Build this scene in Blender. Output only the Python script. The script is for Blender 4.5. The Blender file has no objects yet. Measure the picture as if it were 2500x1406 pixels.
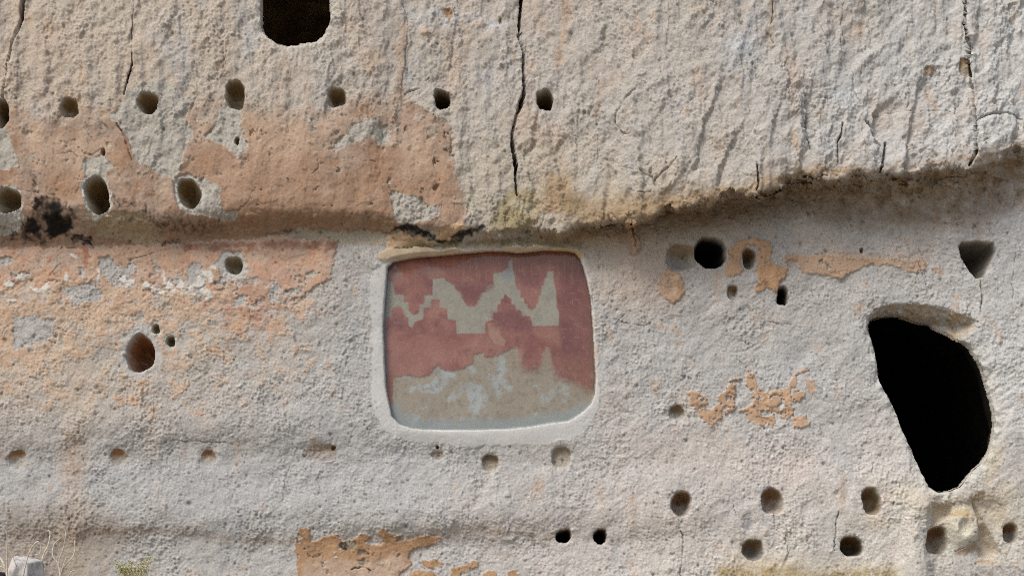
import bpy, bmesh, math, random
import numpy as np

# ------------------------------------------------------------------ camera, world, sun, exposure
sc = bpy.context.scene
col = sc.collection
S = 400.0            # photograph pixels per metre on the wall plane
D = 9.0              # camera to wall
ZC = -2.6            # camera height (0 = middle of the wall in view)

cam_d = bpy.data.cameras.new("camera")
cam = bpy.data.objects.new("camera", cam_d)
col.objects.link(cam)
cam.location = (0.0, -D, ZC)
cam.rotation_euler = (math.radians(90), 0, 0)
cam_d.sensor_width = 36.0
cam_d.lens = 36.0 * D / 6.25
cam_d.shift_y = -ZC / 6.25
cam_d.clip_end = 500
sc.camera = cam

SUN_EL, SUN_AZ = 50.0, 38.0      # elevation, degrees to the camera's left of straight behind it
world = bpy.data.worlds.new("World")
sc.world = world
world.use_nodes = True
wn = world.node_tree
bg = wn.nodes["Background"]
sky = wn.nodes.new("ShaderNodeTexSky")
sky.sky_type = 'NISHITA'
sky.sun_disc = False
sky.sun_elevation = math.radians(SUN_EL)
sky.sun_rotation = math.radians(180 + SUN_AZ)
sky.dust_density = 4.0
sky.air_density = 1.0
wn.links.new(sky.outputs[0], bg.inputs[0])
bg.inputs[1].default_value = 0.125

sun_d = bpy.data.lights.new("sun", 'SUN')
sun_d.energy = 1.5
sun_d.angle = math.radians(18)
sun_d.color = (1.0, 0.965, 0.93)
sun = bpy.data.objects.new("sun", sun_d)
col.objects.link(sun)
el, az = math.radians(SUN_EL), math.radians(SUN_AZ)
sdir = (-math.sin(az) * math.cos(el), -math.cos(az) * math.cos(el), math.sin(el))
from mathutils import Vector
sun.rotation_euler = Vector(sdir).to_track_quat('Z', 'Y').to_euler()
sun.location = (-6, -8, 10)

sc.view_settings.view_transform = 'Standard'
sc.view_settings.look = 'None'
sc.view_settings.gamma = 1.0
sc.view_settings.use_curve_mapping = False
sc.view_settings.exposure = 0.2
try:
    sc.cycles.use_denoising = False
    sc.cycles.pixel_filter_type = 'BLACKMAN_HARRIS'
    sc.cycles.filter_width = 1.0
    sc.cycles.max_bounces = 6
    sc.cycles.diffuse_bounces = 4
except Exception:
    pass

# ------------------------------------------------------------------ numeric helpers
f32 = np.float32
LIGHT = np.array([1.015, 0.966, 0.972], f32)          # display brightness of a white wall under this light


def lin(c, k=1.0):
    c = np.asarray(c, dtype=f32) / 255.0
    l = np.where(c <= 0.04045, c / 12.92, ((c + 0.055) / 1.055) ** 2.4)
    return (l * k / LIGHT).astype(f32)


def dull(rgb, k=0.74):
    a = np.asarray(rgb, f32)
    g = a.mean()
    return g + (a - g) * k


def perm(seed):
    r = np.random.RandomState(seed)
    p = r.permutation(256)
    return np.concatenate([p, p, p[:2]]).astype(np.int32)


def pn(x, y, seed=0):
    """gradient noise, about -1..1"""
    p = perm(seed)
    xi = np.floor(x).astype(np.int32)
    yi = np.floor(y).astype(np.int32)
    xf = (x - xi).astype(f32)
    yf = (y - yi).astype(f32)
    xi &= 255
    yi &= 255
    ang = (np.arange(256) * (2 * np.pi / 256)).astype(f32)
    gx, gy = np.cos(ang), np.sin(ang)
    u = xf * xf * xf * (xf * (xf * 6 - 15) + 10)
    w = yf * yf * yf * (yf * (yf * 6 - 15) + 10)
    a, b = p[xi], p[xi + 1]

    def g(h, dx, dy):
        return gx[h] * dx + gy[h] * dy
    n00 = g(p[a + yi], xf, yf)
    n10 = g(p[b + yi], xf - 1, yf)
    n01 = g(p[a + yi + 1], xf, yf - 1)
    n11 = g(p[b + yi + 1], xf - 1, yf - 1)
    n0 = n00 + u * (n10 - n00)
    n1 = n01 + u * (n11 - n01)
    return ((n0 + w * (n1 - n0)) * 1.5).astype(f32)


def fbm(x, y, wl, octs=3, gain=0.5, seed=0, sx=1.0, sy=1.0):
    out = np.zeros(np.broadcast(x, y).shape, f32)
    a, tot = 1.0, 0.0
    for k in range(octs):
        out += a * pn(x / (wl * sx), y / (wl * sy), seed + 17 * k)
        tot += a
        a *= gain
        wl *= 0.5
    return out / tot


def sst(a, b, x):
    t = np.clip((x - a) / (b - a), 0, 1)
    return (t * t * (3 - 2 * t)).astype(f32)


def mixc(c, m, new):
    return c + (np.asarray(new, f32) - c) * m[..., None]


# ------------------------------------------------------------------ the grid over the cliff face (photo pixel units)
def axis(lo, flo, fhi, hi, st):
    fine = np.arange(flo, fhi + 0.1, st)
    left, x, h = [], flo, st
    while x > lo:
        h = min(h * 1.08, 9.0) if flo - x < 900 else h * 1.2
        x -= h
        left.append(x)
    right, x, h = [], fine[-1], st
    while x < hi:
        h = min(h * 1.08, 9.0) if x - fhi < 900 else h * 1.2
        x += h
        right.append(x)
    return np.array(left[::-1] + list(fine) + right, dtype=f32)


UA = axis(-2200, -120, 2620, 4700, 2.0)
VA = axis(-2200, -60, 1470, 1560, 2.0)
NU, NV = len(UA), len(VA)
U, V = np.meshgrid(UA, VA)
SHAPE = U.shape

# shared warp that makes every traced outline ragged
W1 = fbm(U, V, 46, 2, 0.5, 301) * 7 + fbm(U, V, 13, 2, 0.65, 305) * 4.8
W2 = fbm(U, V, 46, 2, 0.5, 331) * 7 + fbm(U, V, 13, 2, 0.65, 335) * 4.8


def win(x0, x1, y0, y1, m=30):
    i0, i1 = np.searchsorted(VA, y0 - m), np.searchsorted(VA, y1 + m)
    j0, j1 = np.searchsorted(UA, x0 - m), np.searchsorted(UA, x1 + m)
    return (slice(i0, i1), slice(j0, j1))


def sd_poly(poly, warp=1.0, m=30):
    """signed distance (negative inside) to a polygon on its window of the grid"""
    P = np.array(poly, f32)
    w = win(P[:, 0].min(), P[:, 0].max(), P[:, 1].min(), P[:, 1].max(), m)
    x = U[w] + W1[w] * warp
    y = V[w] + W2[w] * warp
    d2 = np.full(x.shape, 1e9, f32)
    ins = np.zeros(x.shape, bool)
    n = len(P)
    for k in range(n):
        ax, ay = P[k]
        bx, by = P[(k + 1) % n]
        ex, ey = bx - ax, by - ay
        L = ex * ex + ey * ey + 1e-6
        t = np.clip(((x - ax) * ex + (y - ay) * ey) / L, 0, 1)
        dx, dy = x - ax - t * ex, y - ay - t * ey
        d2 = np.minimum(d2, dx * dx + dy * dy)
        cross = ((ay > y) != (by > y)) & (x < ex * (y - ay) / (ey if abs(ey) > 1e-6 else 1e-6) + ax)
        ins ^= cross
    d = np.sqrt(d2)
    return w, np.where(ins, -d, d).astype(f32)


def interp2(us, vs, tab):
    """piecewise linear table: rows = v, columns = u"""
    tab = np.array(tab, f32)
    cols = np.stack([np.interp(VA, vs, tab[:, k]) for k in range(len(us))], 1)
    out = np.zeros(SHAPE, f32)
    fu = np.interp(UA, us, np.arange(len(us)))
    j = np.clip(fu.astype(int), 0, len(us) - 2)
    t = (fu - j).astype(f32)
    out = cols[:, j] * (1 - t) + cols[:, j + 1] * t
    return out.astype(f32)


# ------------------------------------------------------------------ large relief: bulging upper cliff, ledge, carved lower wall
lw = fbm(UA, UA * 0 + 3.3, 60, 3, 0.55, 71) * 9
v_lip = np.interp(UA, [-400, 0, 200, 400, 600, 900, 1000, 1180, 1300, 1430, 1530, 1620, 1740, 1850, 1950, 2010, 2140, 2230, 2360, 2440, 2500, 2700],
                  [470, 490, 500, 515, 505, 510, 540, 553, 562, 553, 532, 515, 490, 466, 442, 432, 433, 418, 406, 388, 364, 330]).astype(f32) + lw * 0.8
v_back = np.interp(UA, [-400, 0, 200, 400, 600, 800, 940, 1000, 1180, 1430, 1530, 1620, 1740, 1860, 1950, 2010, 2100, 2200, 2350, 2500, 2700],
                   [620, 612, 606, 596, 582, 574, 580, 602, 604, 576, 553, 537, 514, 492, 482, 500, 514, 516, 512, 462, 420]).astype(f32) + lw * 0.3
prot = np.interp(UA, [-400, 0, 400, 800, 1000, 1300, 1430, 1600, 1850, 2200, 2360, 2500, 2700],
                 [.15, .15, .14, .12, .10, .10, .15, .27, .31, .27, .24, .18, .13]).astype(f32)
hard = np.interp(UA, [0, 900, 1300, 1500], [0, 0, 0.5, 1]).astype(f32)
lc = np.floor((UA + lw * 2.0 + 0.3 * fbm(UA, UA * 0 + 9.1, 90, 2, 0.5, 77) * 90) / 47.0).astype(np.int32)
chunk = ((lc * 73 + 19) % 101 / 101.0 - 0.5).astype(f32)
chunk = np.convolve(np.pad(chunk, 3, mode='edge'), np.ones(7) / 7.0, 'valid')
ragged = hard * (fbm(U, V, 40, 4, 0.65, 73, 1.3, 0.8) * 20 + W2 * 0.8 + chunk * 26) + (1 - hard) * W2 * 0.8
VL = V + ragged
t = np.clip((VL - v_lip) / (v_back - v_lip), 0, 1)
prof = (t * t * (3 - 2 * t)) * (1 - hard) + (1 - (1 - t) ** 2.8) * hard
nose = np.clip((v_lip - V) / 40.0, 0, 1)
Bb = -prot * (1 - prof)
Bb += 0.05 * np.exp(-np.abs(v_lip - VL) / 14.0) * hard * np.clip(1.2 * fbm(U, V, 70, 2, 0.5, 74) + 0.5, 0, 1)      # worn nose of the lip
Bb += 0.00035 * np.clip(v_lip - V, 0, 3000)                                       # the upper face leans back
low = interp2([-200, 150, 600, 1000, 1400, 1750, 2150, 2500],
              [560, 640, 800, 960, 1035, 1062, 1085, 1125, 1180, 1245, 1285, 1315, 1345, 1406, 1520],
              [[0, 0, 0, 0, 0, 0, 0, 0],
               [0.00, 0.00, 0.00, 0.0, 0.02, 0.03, 0.03, 0.02],
               [-.00, -.01, -.01, 0.0, 0.01, 0.01, 0.02, 0.00],
               [-.03, -.04, -.03, -.02, -.01, -.02, -.01, -.03],
               [-.05, -.08, -.075, -.04, -.02, -.02, -.01, -.04],
               [-.04, -.075, -.065, -.04, -.02, -.02, -.02, -.04],
               [-.02, -.02, -.02, -.01, -.02, -.02, -.02, -.04],
               [0.00, 0.01, 0.02, 0.02, 0.00, -.03, -.03, -.03],
               [-.01, -.02, -.01, -.03, -.03, -.06, -.07, -.03],
               [-.05, -.09, -.08, -.10, -.06, -.09, -.09, -.02],
               [-.05, -.08, -.07, -.07, -.05, -.08, -.09, -.00],
               [-.01, -.01, -.01, 0.00, 0.00, -.06, -.08, 0.02],
               [-.02, 0.00, 0.00, 0.02, -.01, -.07, -.09, 0.02],
               [-.07, -.05, -.01, 0.02, -.05, -.11, -.12, 0.00],
               [-.14, -.10, -.05, 0.02, -.08, -.15, -.15, -.04]])
wv = fbm(U, V, 260, 3, 0.5, 75) * 26 + fbm(U, V, 60, 2, 0.5, 76) * 6
rows = np.clip(np.interp((V + wv).ravel(), VA, np.arange(NV)).reshape(SHAPE), 0, NV - 1.001)
ker = np.exp(-0.5 * (np.arange(-16, 17) / 6.0) ** 2)
ker /= ker.sum()
low = np.apply_along_axis(lambda c_: np.convolve(np.pad(c_, 16, mode='edge'), ker, 'valid'), 0, low)
r0 = rows.astype(np.int32)
cj = np.broadcast_to(np.arange(NU), SHAPE)
low = low[r0, cj] * (1 - (rows - r0)) + low[r0 + 1, cj] * (rows - r0)
Bb += low * sst(0, 60, V - v_back) * np.interp(UA, [-100, 700, 1000, 2500], [0.42, 0.42, 0.6, 0.6]).astype(f32)
upmask = 1 - sst(-20, 10, V - v_lip)           # 1 on the upper cliff
# broad undulation, stretched down the fall line on the upper cliff
Bb += (fbm(U, V, 330, 2, 0.5, 11, 0.8, 1.6) * 0.035) * upmask + fbm(U, V, 380, 2, 0.5, 12) * 0.018 * (1 - upmask)
Bb += fbm(U, V, 120, 2, 0.5, 14, 0.7, 1.9) * 0.016 * upmask + fbm(U, V, 120, 2, 0.5, 15) * 0.006 * (1 - upmask)


def step_at(pts, amt, width):
    """a joint: the rock on its right side stands amt metres proud, fading away over width px"""
    global Bb
    P = np.array(pts, f32)
    xl = np.interp(VA, P[:, 1], P[:, 0])[:, None]
    inr = (sst(P[0, 1] - 40, P[0, 1] + 60, VA) * (1 - sst(P[-1, 1] - 60, P[-1, 1] + 10, VA)))[:, None]
    d = U - xl + W1 * 0.8
    Bb = Bb - amt * sst(-7, 7, d) * np.exp(-np.clip(d, 0, 9e3) / width) * inr


step_at([(2362, -400), (2357, 60), (2368, 120), (2372, 200), (2380, 300), (2382, 372), (2366, 405)], 0.035, 120)
step_at([(1000, -400), (980, 30), (992, 150), (985, 235)], -0.015, 160)
step_at([(1278, -400), (1266, 90), (1280, 130), (1280, 235), (1250, 330), (1260, 478)], -0.012, 120)
step_at([(60, -200), (35, 90), (12, 190), (4, 250)], 0.02, 90)
step_at([(330, -200), (325, 0), (322, 160), (300, 230)], -0.012, 90)
step_at([(545, 60), (543, 130), (548, 230)], -0.012, 70)
step_at([(1968, 230), (1974, 300), (1980, 370)], -0.018, 80)
step_at([(1405, -100), (1390, 60), (1362, 130)], 0.022, 70)
step_at([(1630, -100), (1622, 90), (1615, 130)], 0.016, 60)

# ------------------------------------------------------------------ fine relief
G = np.zeros(SHAPE, f32)        # metres, positive = into the wall
rough = np.ones(SHAPE, f32)     # local roughness, plaster sets it low
# diagonal-grained lumps on the upper cliff
c45, s45 = math.cos(0.9), math.sin(0.9)
Ur, Vr = U * c45 + V * s45, -U * s45 + V * c45
up_l = fbm(Ur, Vr, 44, 2, 0.55, 41, 0.7, 1.25)
up_m = 1 - 2 * np.abs(fbm(U, V, 21, 2, 0.6, 43, 0.8, 1.2))
lo_l = fbm(U, V, 50, 2, 0.5, 45)
lo_m = fbm(U, V, 17, 2, 0.6, 46)
g9 = fbm(U, V, 9.5, 2, 0.75, 47)
g6 = pn(U / 5.2, V / 5.2, 49)
cl = np.clip(0.38 + 2.1 * fbm(U, V, 150, 5, 0.66, 48), 0.0, 1.7)      # rough and calm areas
b1 = np.maximum(0, fbm(U, V, 19, 2, 0.6, 51, 0.8, 1.25) - 0.06)
b2 = np.maximum(0, fbm(U, V, 10, 2, 0.6, 53) - 0.10)
b3 = np.maximum(0, pn(U / 6.5, V / 6.5, 55) - 0.10)
streak = fbm(U + W1 * 1.6, V + W2 * 1.6, 30, 3, 0.6, 57, 0.65, 1.8)
Gup = up_l * 0.0135 - up_m * 0.0040 * cl + streak * 0.0100 - b1 * 0.022 * cl - b2 * 0.0105 * (0.1 + 0.9 * cl) - b3 * 0.0080 * (0.15 + 0.85 * cl) + g6 * 0.0034 * (0.5 + 0.5 * cl)
Glo = lo_l * 0.0070 + lo_m * 0.0030 * cl - b1 * 0.0130 * cl - b2 * 0.0095 * (0.1 + 0.9 * cl) - b3 * 0.0085 * (0.15 + 0.85 * cl) + g9 * 0.0020 + g6 * 0.0038 * (0.5 + 0.5 * cl) + fbm(Ur, Vr, 30, 3, 0.6, 58, 0.45, 2.0) * 0.0050 * np.clip(0.4 + 1.6 * fbm(U, V, 210, 2, 0.5, 59), 0, 1.3)

def worley(x, y, seed):
    xi, yi = np.floor(x).astype(np.int32), np.floor(y).astype(np.int32)
    p = perm(seed)
    f1 = np.full(x.shape, 9.0, f32)
    f2 = np.full(x.shape, 9.0, f32)
    cid = np.zeros(x.shape, np.int32)
    cx_, cy_ = np.zeros(x.shape, f32), np.zeros(x.shape, f32)
    for a_ in (-1, 0, 1):
        for b_ in (-1, 0, 1):
            h = p[(p[(xi + a_) & 255] + yi + b_) & 255]
            fx = xi + a_ + (h / 255.0).astype(f32)
            fy = yi + b_ + (p[h + 1] / 255.0).astype(f32)
            d_ = np.sqrt((x - fx) ** 2 + (y - fy) ** 2).astype(f32)
            nb = d_ < f1
            f2 = np.where(nb, f1, np.minimum(f2, d_))
            cid = np.where(nb, h, cid)
            cx_ = np.where(nb, fx, cx_)
            cy_ = np.where(nb, fy, cy_)
            f1 = np.where(nb, d_, f1)
    return f1, f2, cid, x - cx_, y - cy_


# broken plates and ribs of the upper cliff
f1, f2, cid, rx_, ry_ = worley((U + W1 * 1.3 + 0.18 * V + 600) / 84, (V + W2 * 1.3 + 600) / 190, 61)
hsh = (np.arange(256) * 37 % 256 / 255.0 - 0.5).astype(f32)
plate = hsh[cid] * 0.018 + rx_ * hsh[(cid + 91) % 256] * 0.050 + ry_ * hsh[(cid + 45) % 256] * 0.026

plate *= sst(0.0, 0.22, f2 - f1)
g1, g2, gid, gx2, gy2 = worley((U + W1 * 1.5 + 900) / 30, (V + W2 * 1.5 + 900) / 46, 63)
chip = hsh[gid] * 0.0050 + gx2 * hsh[(gid + 91) % 256] * 0.011 + gy2 * hsh[(gid + 45) % 256] * 0.008
ribs = fbm(U + W1 * 1.2, V, 84, 3, 0.55, 65, 0.55, 3.0) * 0.022
plw = np.interp(UA, [0, 900, 1500, 2000, 2600], [0.45, 0.5, 0.8, 1.0, 1.0]).astype(f32)
Gup = Gup + (plate * 2.1 + chip * 1.6 * (0.3 + 0.9 * cl)) * plw + ribs * np.interp(UA, [0, 900, 1400], [1.0, 1.1, 1.1]).astype(f32)
Glo = Glo + chip * 0.9 * (0.3 + cl) + fbm(U, V, 100, 4, 0.6, 67) * 0.018

# ------------------------------------------------------------------ colour of the bare rock
C = np.zeros(SHAPE + (3,), f32)
zone = interp2([-200, 300, 900, 1350, 1750, 2150, 2500], [-200, 250, 500, 620, 900, 1150, 1300, 1450], np.arange(56).reshape(8, 7))
tabs = [  # sRGB of the evenly lit rock, rows v, columns u as above
    [(182, 166, 150), (187, 170, 153), (177, 163, 149), (179, 165, 152), (179, 167, 156), (181, 172, 164), (192, 186, 180)],
    [(180, 160, 142), (184, 165, 147), (175, 163, 151), (177, 166, 156), (177, 168, 160), (183, 177, 172), (196, 192, 188)],
    [(170, 140, 112), (176, 142, 112), (180, 166, 150), (174, 160, 140), (182, 170, 158), (194, 190, 186), (198, 195, 192)],
    [(182, 160, 140), (182, 164, 148), (174, 168, 163), (176, 166, 156), (178, 171, 166), (184, 178, 174), (186, 182, 179)],
    [(186, 172, 158), (184, 172, 160), (175, 172, 170), (178, 174, 171), (180, 176, 173), (183, 180, 178), (198, 195, 192)],
    [(176, 171, 167), (174, 171, 170), (178, 175, 174), (184, 178, 174), (194, 186, 181), (200, 193, 188), (200, 194, 187)],
    [(172, 162, 153), (174, 169, 165), (182, 178, 175), (186, 178, 173), (196, 187, 180), (202, 195, 187), (202, 194, 182)],
    [(168, 156, 145), (176, 170, 166), (186, 181, 178), (192, 184, 179), (196, 188, 180), (200, 192, 180), (188, 182, 178)]]
for ch in range(3):
    C[..., ch] = interp2([-200, 300, 900, 1350, 1750, 2150, 2500], [-200, 250, 500, 620, 900, 1150, 1300, 1450],
                         [[c[ch] for c in r] for r in tabs])
Cm = C.mean(-1, keepdims=True)
C = lin(Cm + (C - Cm) * (1 - 0.2 * upmask[..., None]))
n1 = fbm(U, V, 150, 3, 0.6, 81, 0.7, 1.5)
n2 = fbm(U, V, 70, 3, 0.6, 83, 0.8, 1.5)
n3 = fbm(U, V, 24, 2, 0.6, 85)
C = mixc(C, np.clip(n1 * 1.2 - 0.1, 0, 0.5) * (0.3 + 0.5 * upmask), lin((180, 152, 130)))
C = mixc(C, np.clip(-n1 * 1.2 - 0.15, 0, 0.5), lin((178, 177, 178)))
C = mixc(C, np.clip(n2 * 1.6 - 0.45, 0, 0.45), lin((176, 142, 112)))
C *= (1 + 0.09 * n3 + 0.09 * n2 + 0.07 * n1)[..., None]

# ------------------------------------------------------------------ brown weathering under the ledge on the right, with shade painted in
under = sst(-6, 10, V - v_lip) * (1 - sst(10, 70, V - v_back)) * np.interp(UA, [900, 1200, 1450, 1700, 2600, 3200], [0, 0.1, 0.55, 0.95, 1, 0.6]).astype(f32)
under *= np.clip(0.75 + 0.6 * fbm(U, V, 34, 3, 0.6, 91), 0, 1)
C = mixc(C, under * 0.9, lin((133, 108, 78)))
dk = sst(0.05, 0.5, fbm(U, V, 24, 3, 0.65, 93)) * under  # dark brown mottling, also painted to deepen the crevice shade
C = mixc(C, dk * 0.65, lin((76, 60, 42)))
ledge_shade = sst(-30, 10, V - v_back) * (1 - sst(20, 120, V - v_back - 12)) * np.interp(UA, [1450, 1650, 1900, 2420, 2520], [0, 0.6, 1, 1, 0.3]).astype(f32)  # shade below the overhang, painted into the wall colour
C = mixc(C, ledge_shade * np.clip(0.55 + 0.8 * fbm(U, V, 17, 3, 0.7, 95), 0, 1) * 0.6, lin((128, 119, 112)))
# ochre band along the nose of the ledge
band = np.exp(-np.abs(V - v_lip + 14 + 16 * fbm(U, V, 60, 2, 0.5, 97)) / 16.0) * np.interp(UA, [1250, 1420, 1600, 2050, 2150, 2500], [0, 0.6, 0.85, 0.85, 0.5, 0.7]).astype(f32)
C = mixc(C, np.clip(band * 1.0, 0, 0.85), lin((150, 121, 86)))

# ------------------------------------------------------------------ labels for splitting the face into its parts
LAB = np.zeros(SHAPE, np.int16)
PARTS = []           # (id, name, label, material)


def new_part(name, label, mat):
    PARTS.append((len(PARTS) + 1, name, label, mat))
    return len(PARTS)


PL = np.zeros(SHAPE, f32)       # 1 where clay plaster still sticks
THICK = np.full(SHAPE, 0.007, f32)


def plaster(poly, rgb, name=None, label=None, warp=1.0, feather=2.0, fade=None, thick=0.007, strength=1.0, var=0.9, erode=None, ewl=20):
    w, d = sd_poly(poly, warp, 40)
    m = 1 - sst(-feather, feather, d + (3.5 + feather * 0.6) * fbm(U[w], V[w], 9, 3, 0.65, 114))
    if fade is not None:
        m = m * fade[w]
    if erode is not None:
        m = m * sst(erode - 0.05, erode + 0.05, fbm(U[w], V[w], ewl, 3, 0.6, 113))
    m = m * strength
    c = np.broadcast_to(lin(dull(rgb)), C[w].shape)
    tint = 1 + (0.10 * fbm(U[w], V[w], 60, 3, 0.6, 111) + 0.06 * fbm(U[w], V[w], 12, 2, 0.6, 112)) * var * 2
    C[w] = C[w] + (c * tint[..., None] - C[w]) * m[..., None]
    PL[w] = np.maximum(PL[w], m)
    THICK[w] = np.where(m > 0.05, thick, THICK[w])
    if name:
        k = new_part(name, label, "clay_plaster")
        LAB[w] = np.where(m > 0.5, k, LAB[w])
    return w, d


def bare(poly, rgb=(170, 162, 152), warp=1.0, feather=1.8):
    """plaster fallen away, rock shows"""
    w, d = sd_poly(poly, warp, 30)
    m = 1 - sst(-feather, feather, d)
    tint = 1 + 0.08 * fbm(U[w], V[w], 14, 2, 0.6, 121)
    C[w] = C[w] + (lin(rgb) * tint[..., None] - C[w]) * m[..., None]
    PL[w] *= 1 - m
    LAB[w] = np.where(m > 0.5, 0, LAB[w])


def stain(poly, rgb, strength=0.8, feather=18, warp=1.6, grain=0.0, wl=14):
    w, d = sd_poly(poly, warp, int(feather) + 30)
    m = (1 - sst(-feather, feather, d)) * strength
    if grain:
        m = m * sst(grain - 0.25, grain + 0.25, fbm(U[w], V[w], wl, 3, 0.65, 131) * 0.5 + 0.5)
    C[w] = C[w] + (lin(dull(rgb)) - C[w]) * m[..., None]


def wl_line(pts, rgb, width=3, strength=0.7, warp=0.6):
    """a painted / stained streak along a polyline"""
    w, d = line_d(pts, warp)
    m = (1 - sst(width * 0.5, width * 1.3, d)) * strength
    C[w] = C[w] + (lin(rgb) - C[w]) * m[..., None]


def line_d(pts, warp=0.6, m=30):
    P = np.array(pts, f32)
    w = win(P[:, 0].min(), P[:, 0].max(), P[:, 1].min(), P[:, 1].max(), m)
    x = U[w] + W1[w] * warp
    y = V[w] + W2[w] * warp
    d2 = np.full(x.shape, 1e9, f32)
    for k in range(len(P) - 1):
        ax, ay = P[k, :2]
        bx, by = P[k + 1, :2]
        ex, ey = bx - ax, by - ay
        L = ex * ex + ey * ey + 1e-6
        tt = np.clip(((x - ax) * ex + (y - ay) * ey) / L, 0, 1)
        d2 = np.minimum(d2, (x - ax - tt * ex) ** 2 + (y - ay - tt * ey) ** 2)
    return w, np.sqrt(d2)


# --- mottled orange wash over the lower left wall
mot = fbm(U, V, 52, 5, 0.72, 141) * 0.95 + 0.25 * fbm(U, V, 200, 2, 0.5, 142)
reg = interp2([-400, 0, 130, 230, 500, 700, 800, 880], [560, 620, 740, 900, 990, 1035, 1070],
              [[.6, .6, .6, .6, .6, .5, 0, -1], [.62, .62, .62, .6, .6, .5, .0, -1], [.30, .30, .30, .30, .30, .12, -.15, -1],
               [.10, .10, .18, .10, .08, -.02, -.25, -1], [.02, .02, .1, .02, .02, -.08, -.35, -1],
               [-.25, -.25, -.1, -.3, -.2, -.3, -.6, -1], [-1, -1, -.6, -1, -1, -1, -1, -1]])
mm = sst(-0.10, 0.16, mot + reg * 1.05 - 0.13) * sst(0, 20, V - v_back + 12)
C = mixc(C, mm * 0.80, lin((196, 168, 145)))
mm2 = mm * sst(0.05, 0.35, fbm(U, V, 30, 3, 0.6, 145))
C = mixc(C, mm2 * 0.5, lin((187, 147, 117)))
PL = np.maximum(PL, mm * 0.55)
k_mot = new_part("plaster_wash", "thin flaking orange clay wash on the lower wall, left of the painted panel", "clay_plaster")
LAB = np.where((mm > 0.55) & (U < 900) & (V < 1060), k_mot, LAB)
# tan run-off streaks
stain([(140, 880), (225, 880), (215, 1100), (200, 1250), (215, 1420), (150, 1420), (150, 1200), (145, 1050)], (194, 172, 152), 0.6, 22, 2.5)
stain([(150, 1050), (205, 1060), (200, 1170), (150, 1170)], (168, 128, 96), 0.6, 16, grain=0.5)
stain([(20, 1250), (230, 1230), (330, 1310), (200, 1420), (0, 1420)], (158, 134, 112), 0.5, 40)

# --- the big plaster coat of the upper left cliff with its fading upper edge
fade_up = sst(-46, 40, V - (285 + np.interp(UA, [0, 200, 500, 760, 960, 1100], [20, 0, -8, 0, -40, -10]).astype(f32) + 80 * fbm(U, V, 100, 5, 0.72, 151)))
plaster([(-200, 150), (60, 150), (300, 150), (520, 150), (760, 150), (940, 150), (985, 235), (1060, 285), (1098, 305), (1106, 340), (1100, 380), (1112, 425),
         (1132, 490), (1138, 530), (1115, 556), (1010, 556), (950, 566), (860, 561), (740, 562), (560, 588), (400, 598), (240, 604), (-200, 622)],
        (166, 137, 115), "plaster_coat", "smooth brown clay plaster coating the bulging upper rock, left of the long crack", fade=fade_up, thick=0.006, feather=7)
w = win(-70, 1140, 240, 620, 0)
cm = np.clip(PL[w], 0, 1)
q1 = fbm(U[w], V[w], 120, 4, 0.62, 255)
q2 = fbm(U[w], V[w], 40, 4, 0.65, 257, 1.4, 0.8)
C[w] = mixc(C[w], cm * np.clip(q1 * 1.6, 0, 0.6), lin((192, 162, 140)))
C[w] = mixc(C[w], cm * np.clip(-q1 * 1.6, 0, 0.6), lin((152, 112, 84)))
C[w] = mixc(C[w], cm * sst(0.12, 0.35, q2) * 0.4, lin((146, 106, 78)))
C[w] = mixc(C[w], cm * sst(0.15, 0.35, -q2) * 0.35, lin((188, 164, 146)))
wear = cm * sst(0.30, 0.40, fbm(U[w], V[w], 34, 4, 0.65, 259) + 0.25 * q1 + 0.16 * (1 - sst(300, 420, V[w])))
C[w] = mixc(C[w], wear * 0.7, lin((174, 162, 150)))
PL[w] *= 1 - 0.8 * wear
stain([(470, 360), (620, 300), (800, 380), (780, 470), (900, 420), (1090, 430), (1120, 530), (950, 550), (560, 560), (420, 500)], (170, 124, 92), 0.6, 40, 2)
stain([(560, 290), (720, 290), (760, 350), (700, 400), (600, 380)], (196, 158, 128), 0.7, 30, 2)
stain([(960, 350), (1060, 350), (1080, 420), (1000, 430)], (190, 150, 120), 0.7, 25, 2)
stain([(40, 320), (250, 330), (290, 380), (220, 420), (100, 400)], (196, 158, 128), 0.55, 25, 2)
stain([(110, 420), (220, 420), (230, 480), (120, 500)], (178, 130, 96), 0.6, 25, 2)
stain([(520, 520), (960, 500), (1000, 560), (700, 570), (520, 570)], (156, 116, 86), 0.55, 26, 2)
stain([(380, 530), (560, 545), (560, 580), (400, 590)], (150, 108, 76), 0.5, 18, 2)
stain([(0, 575), (400, 590), (640, 570), (640, 590), (400, 606), (0, 622)], (146, 102, 74), 0.5, 12, 1.4)
# fallen areas
bare([(268, 285), (292, 300), (303, 320), (315, 350), (328, 385), (345, 405), (365, 412), (400, 432), (425, 430), (440, 415), (448, 380), (460, 350), (472, 335),
      (468, 312), (455, 295), (462, 250), (430, 215), (395, 190), (330, 210), (300, 250)])
bare([(500, 332), (520, 316), (532, 290), (540, 262), (590, 262), (586, 300), (592, 322), (606, 345), (601, 372), (586, 391), (562, 372), (545, 352), (512, 340)])
bare([(812, 352), (826, 340), (852, 326), (856, 305), (872, 306), (896, 296), (926, 287), (936, 306), (956, 320), (953, 346), (920, 352), (900, 336), (872, 346), (846, 360), (818, 372)])
bare([(950, 474), (960, 466), (1000, 478), (1030, 484), (1042, 500), (1078, 505), (1070, 530), (1000, 545), (985, 550), (966, 540), (956, 510)])
bare([(-60, 280), (8, 300), (20, 332), (42, 382), (50, 410), (20, 415), (-60, 412)])
bare([(207, 388), (236, 386), (250, 370), (262, 396), (280, 410), (256, 424), (246, 436), (214, 430), (200, 418)])
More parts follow.
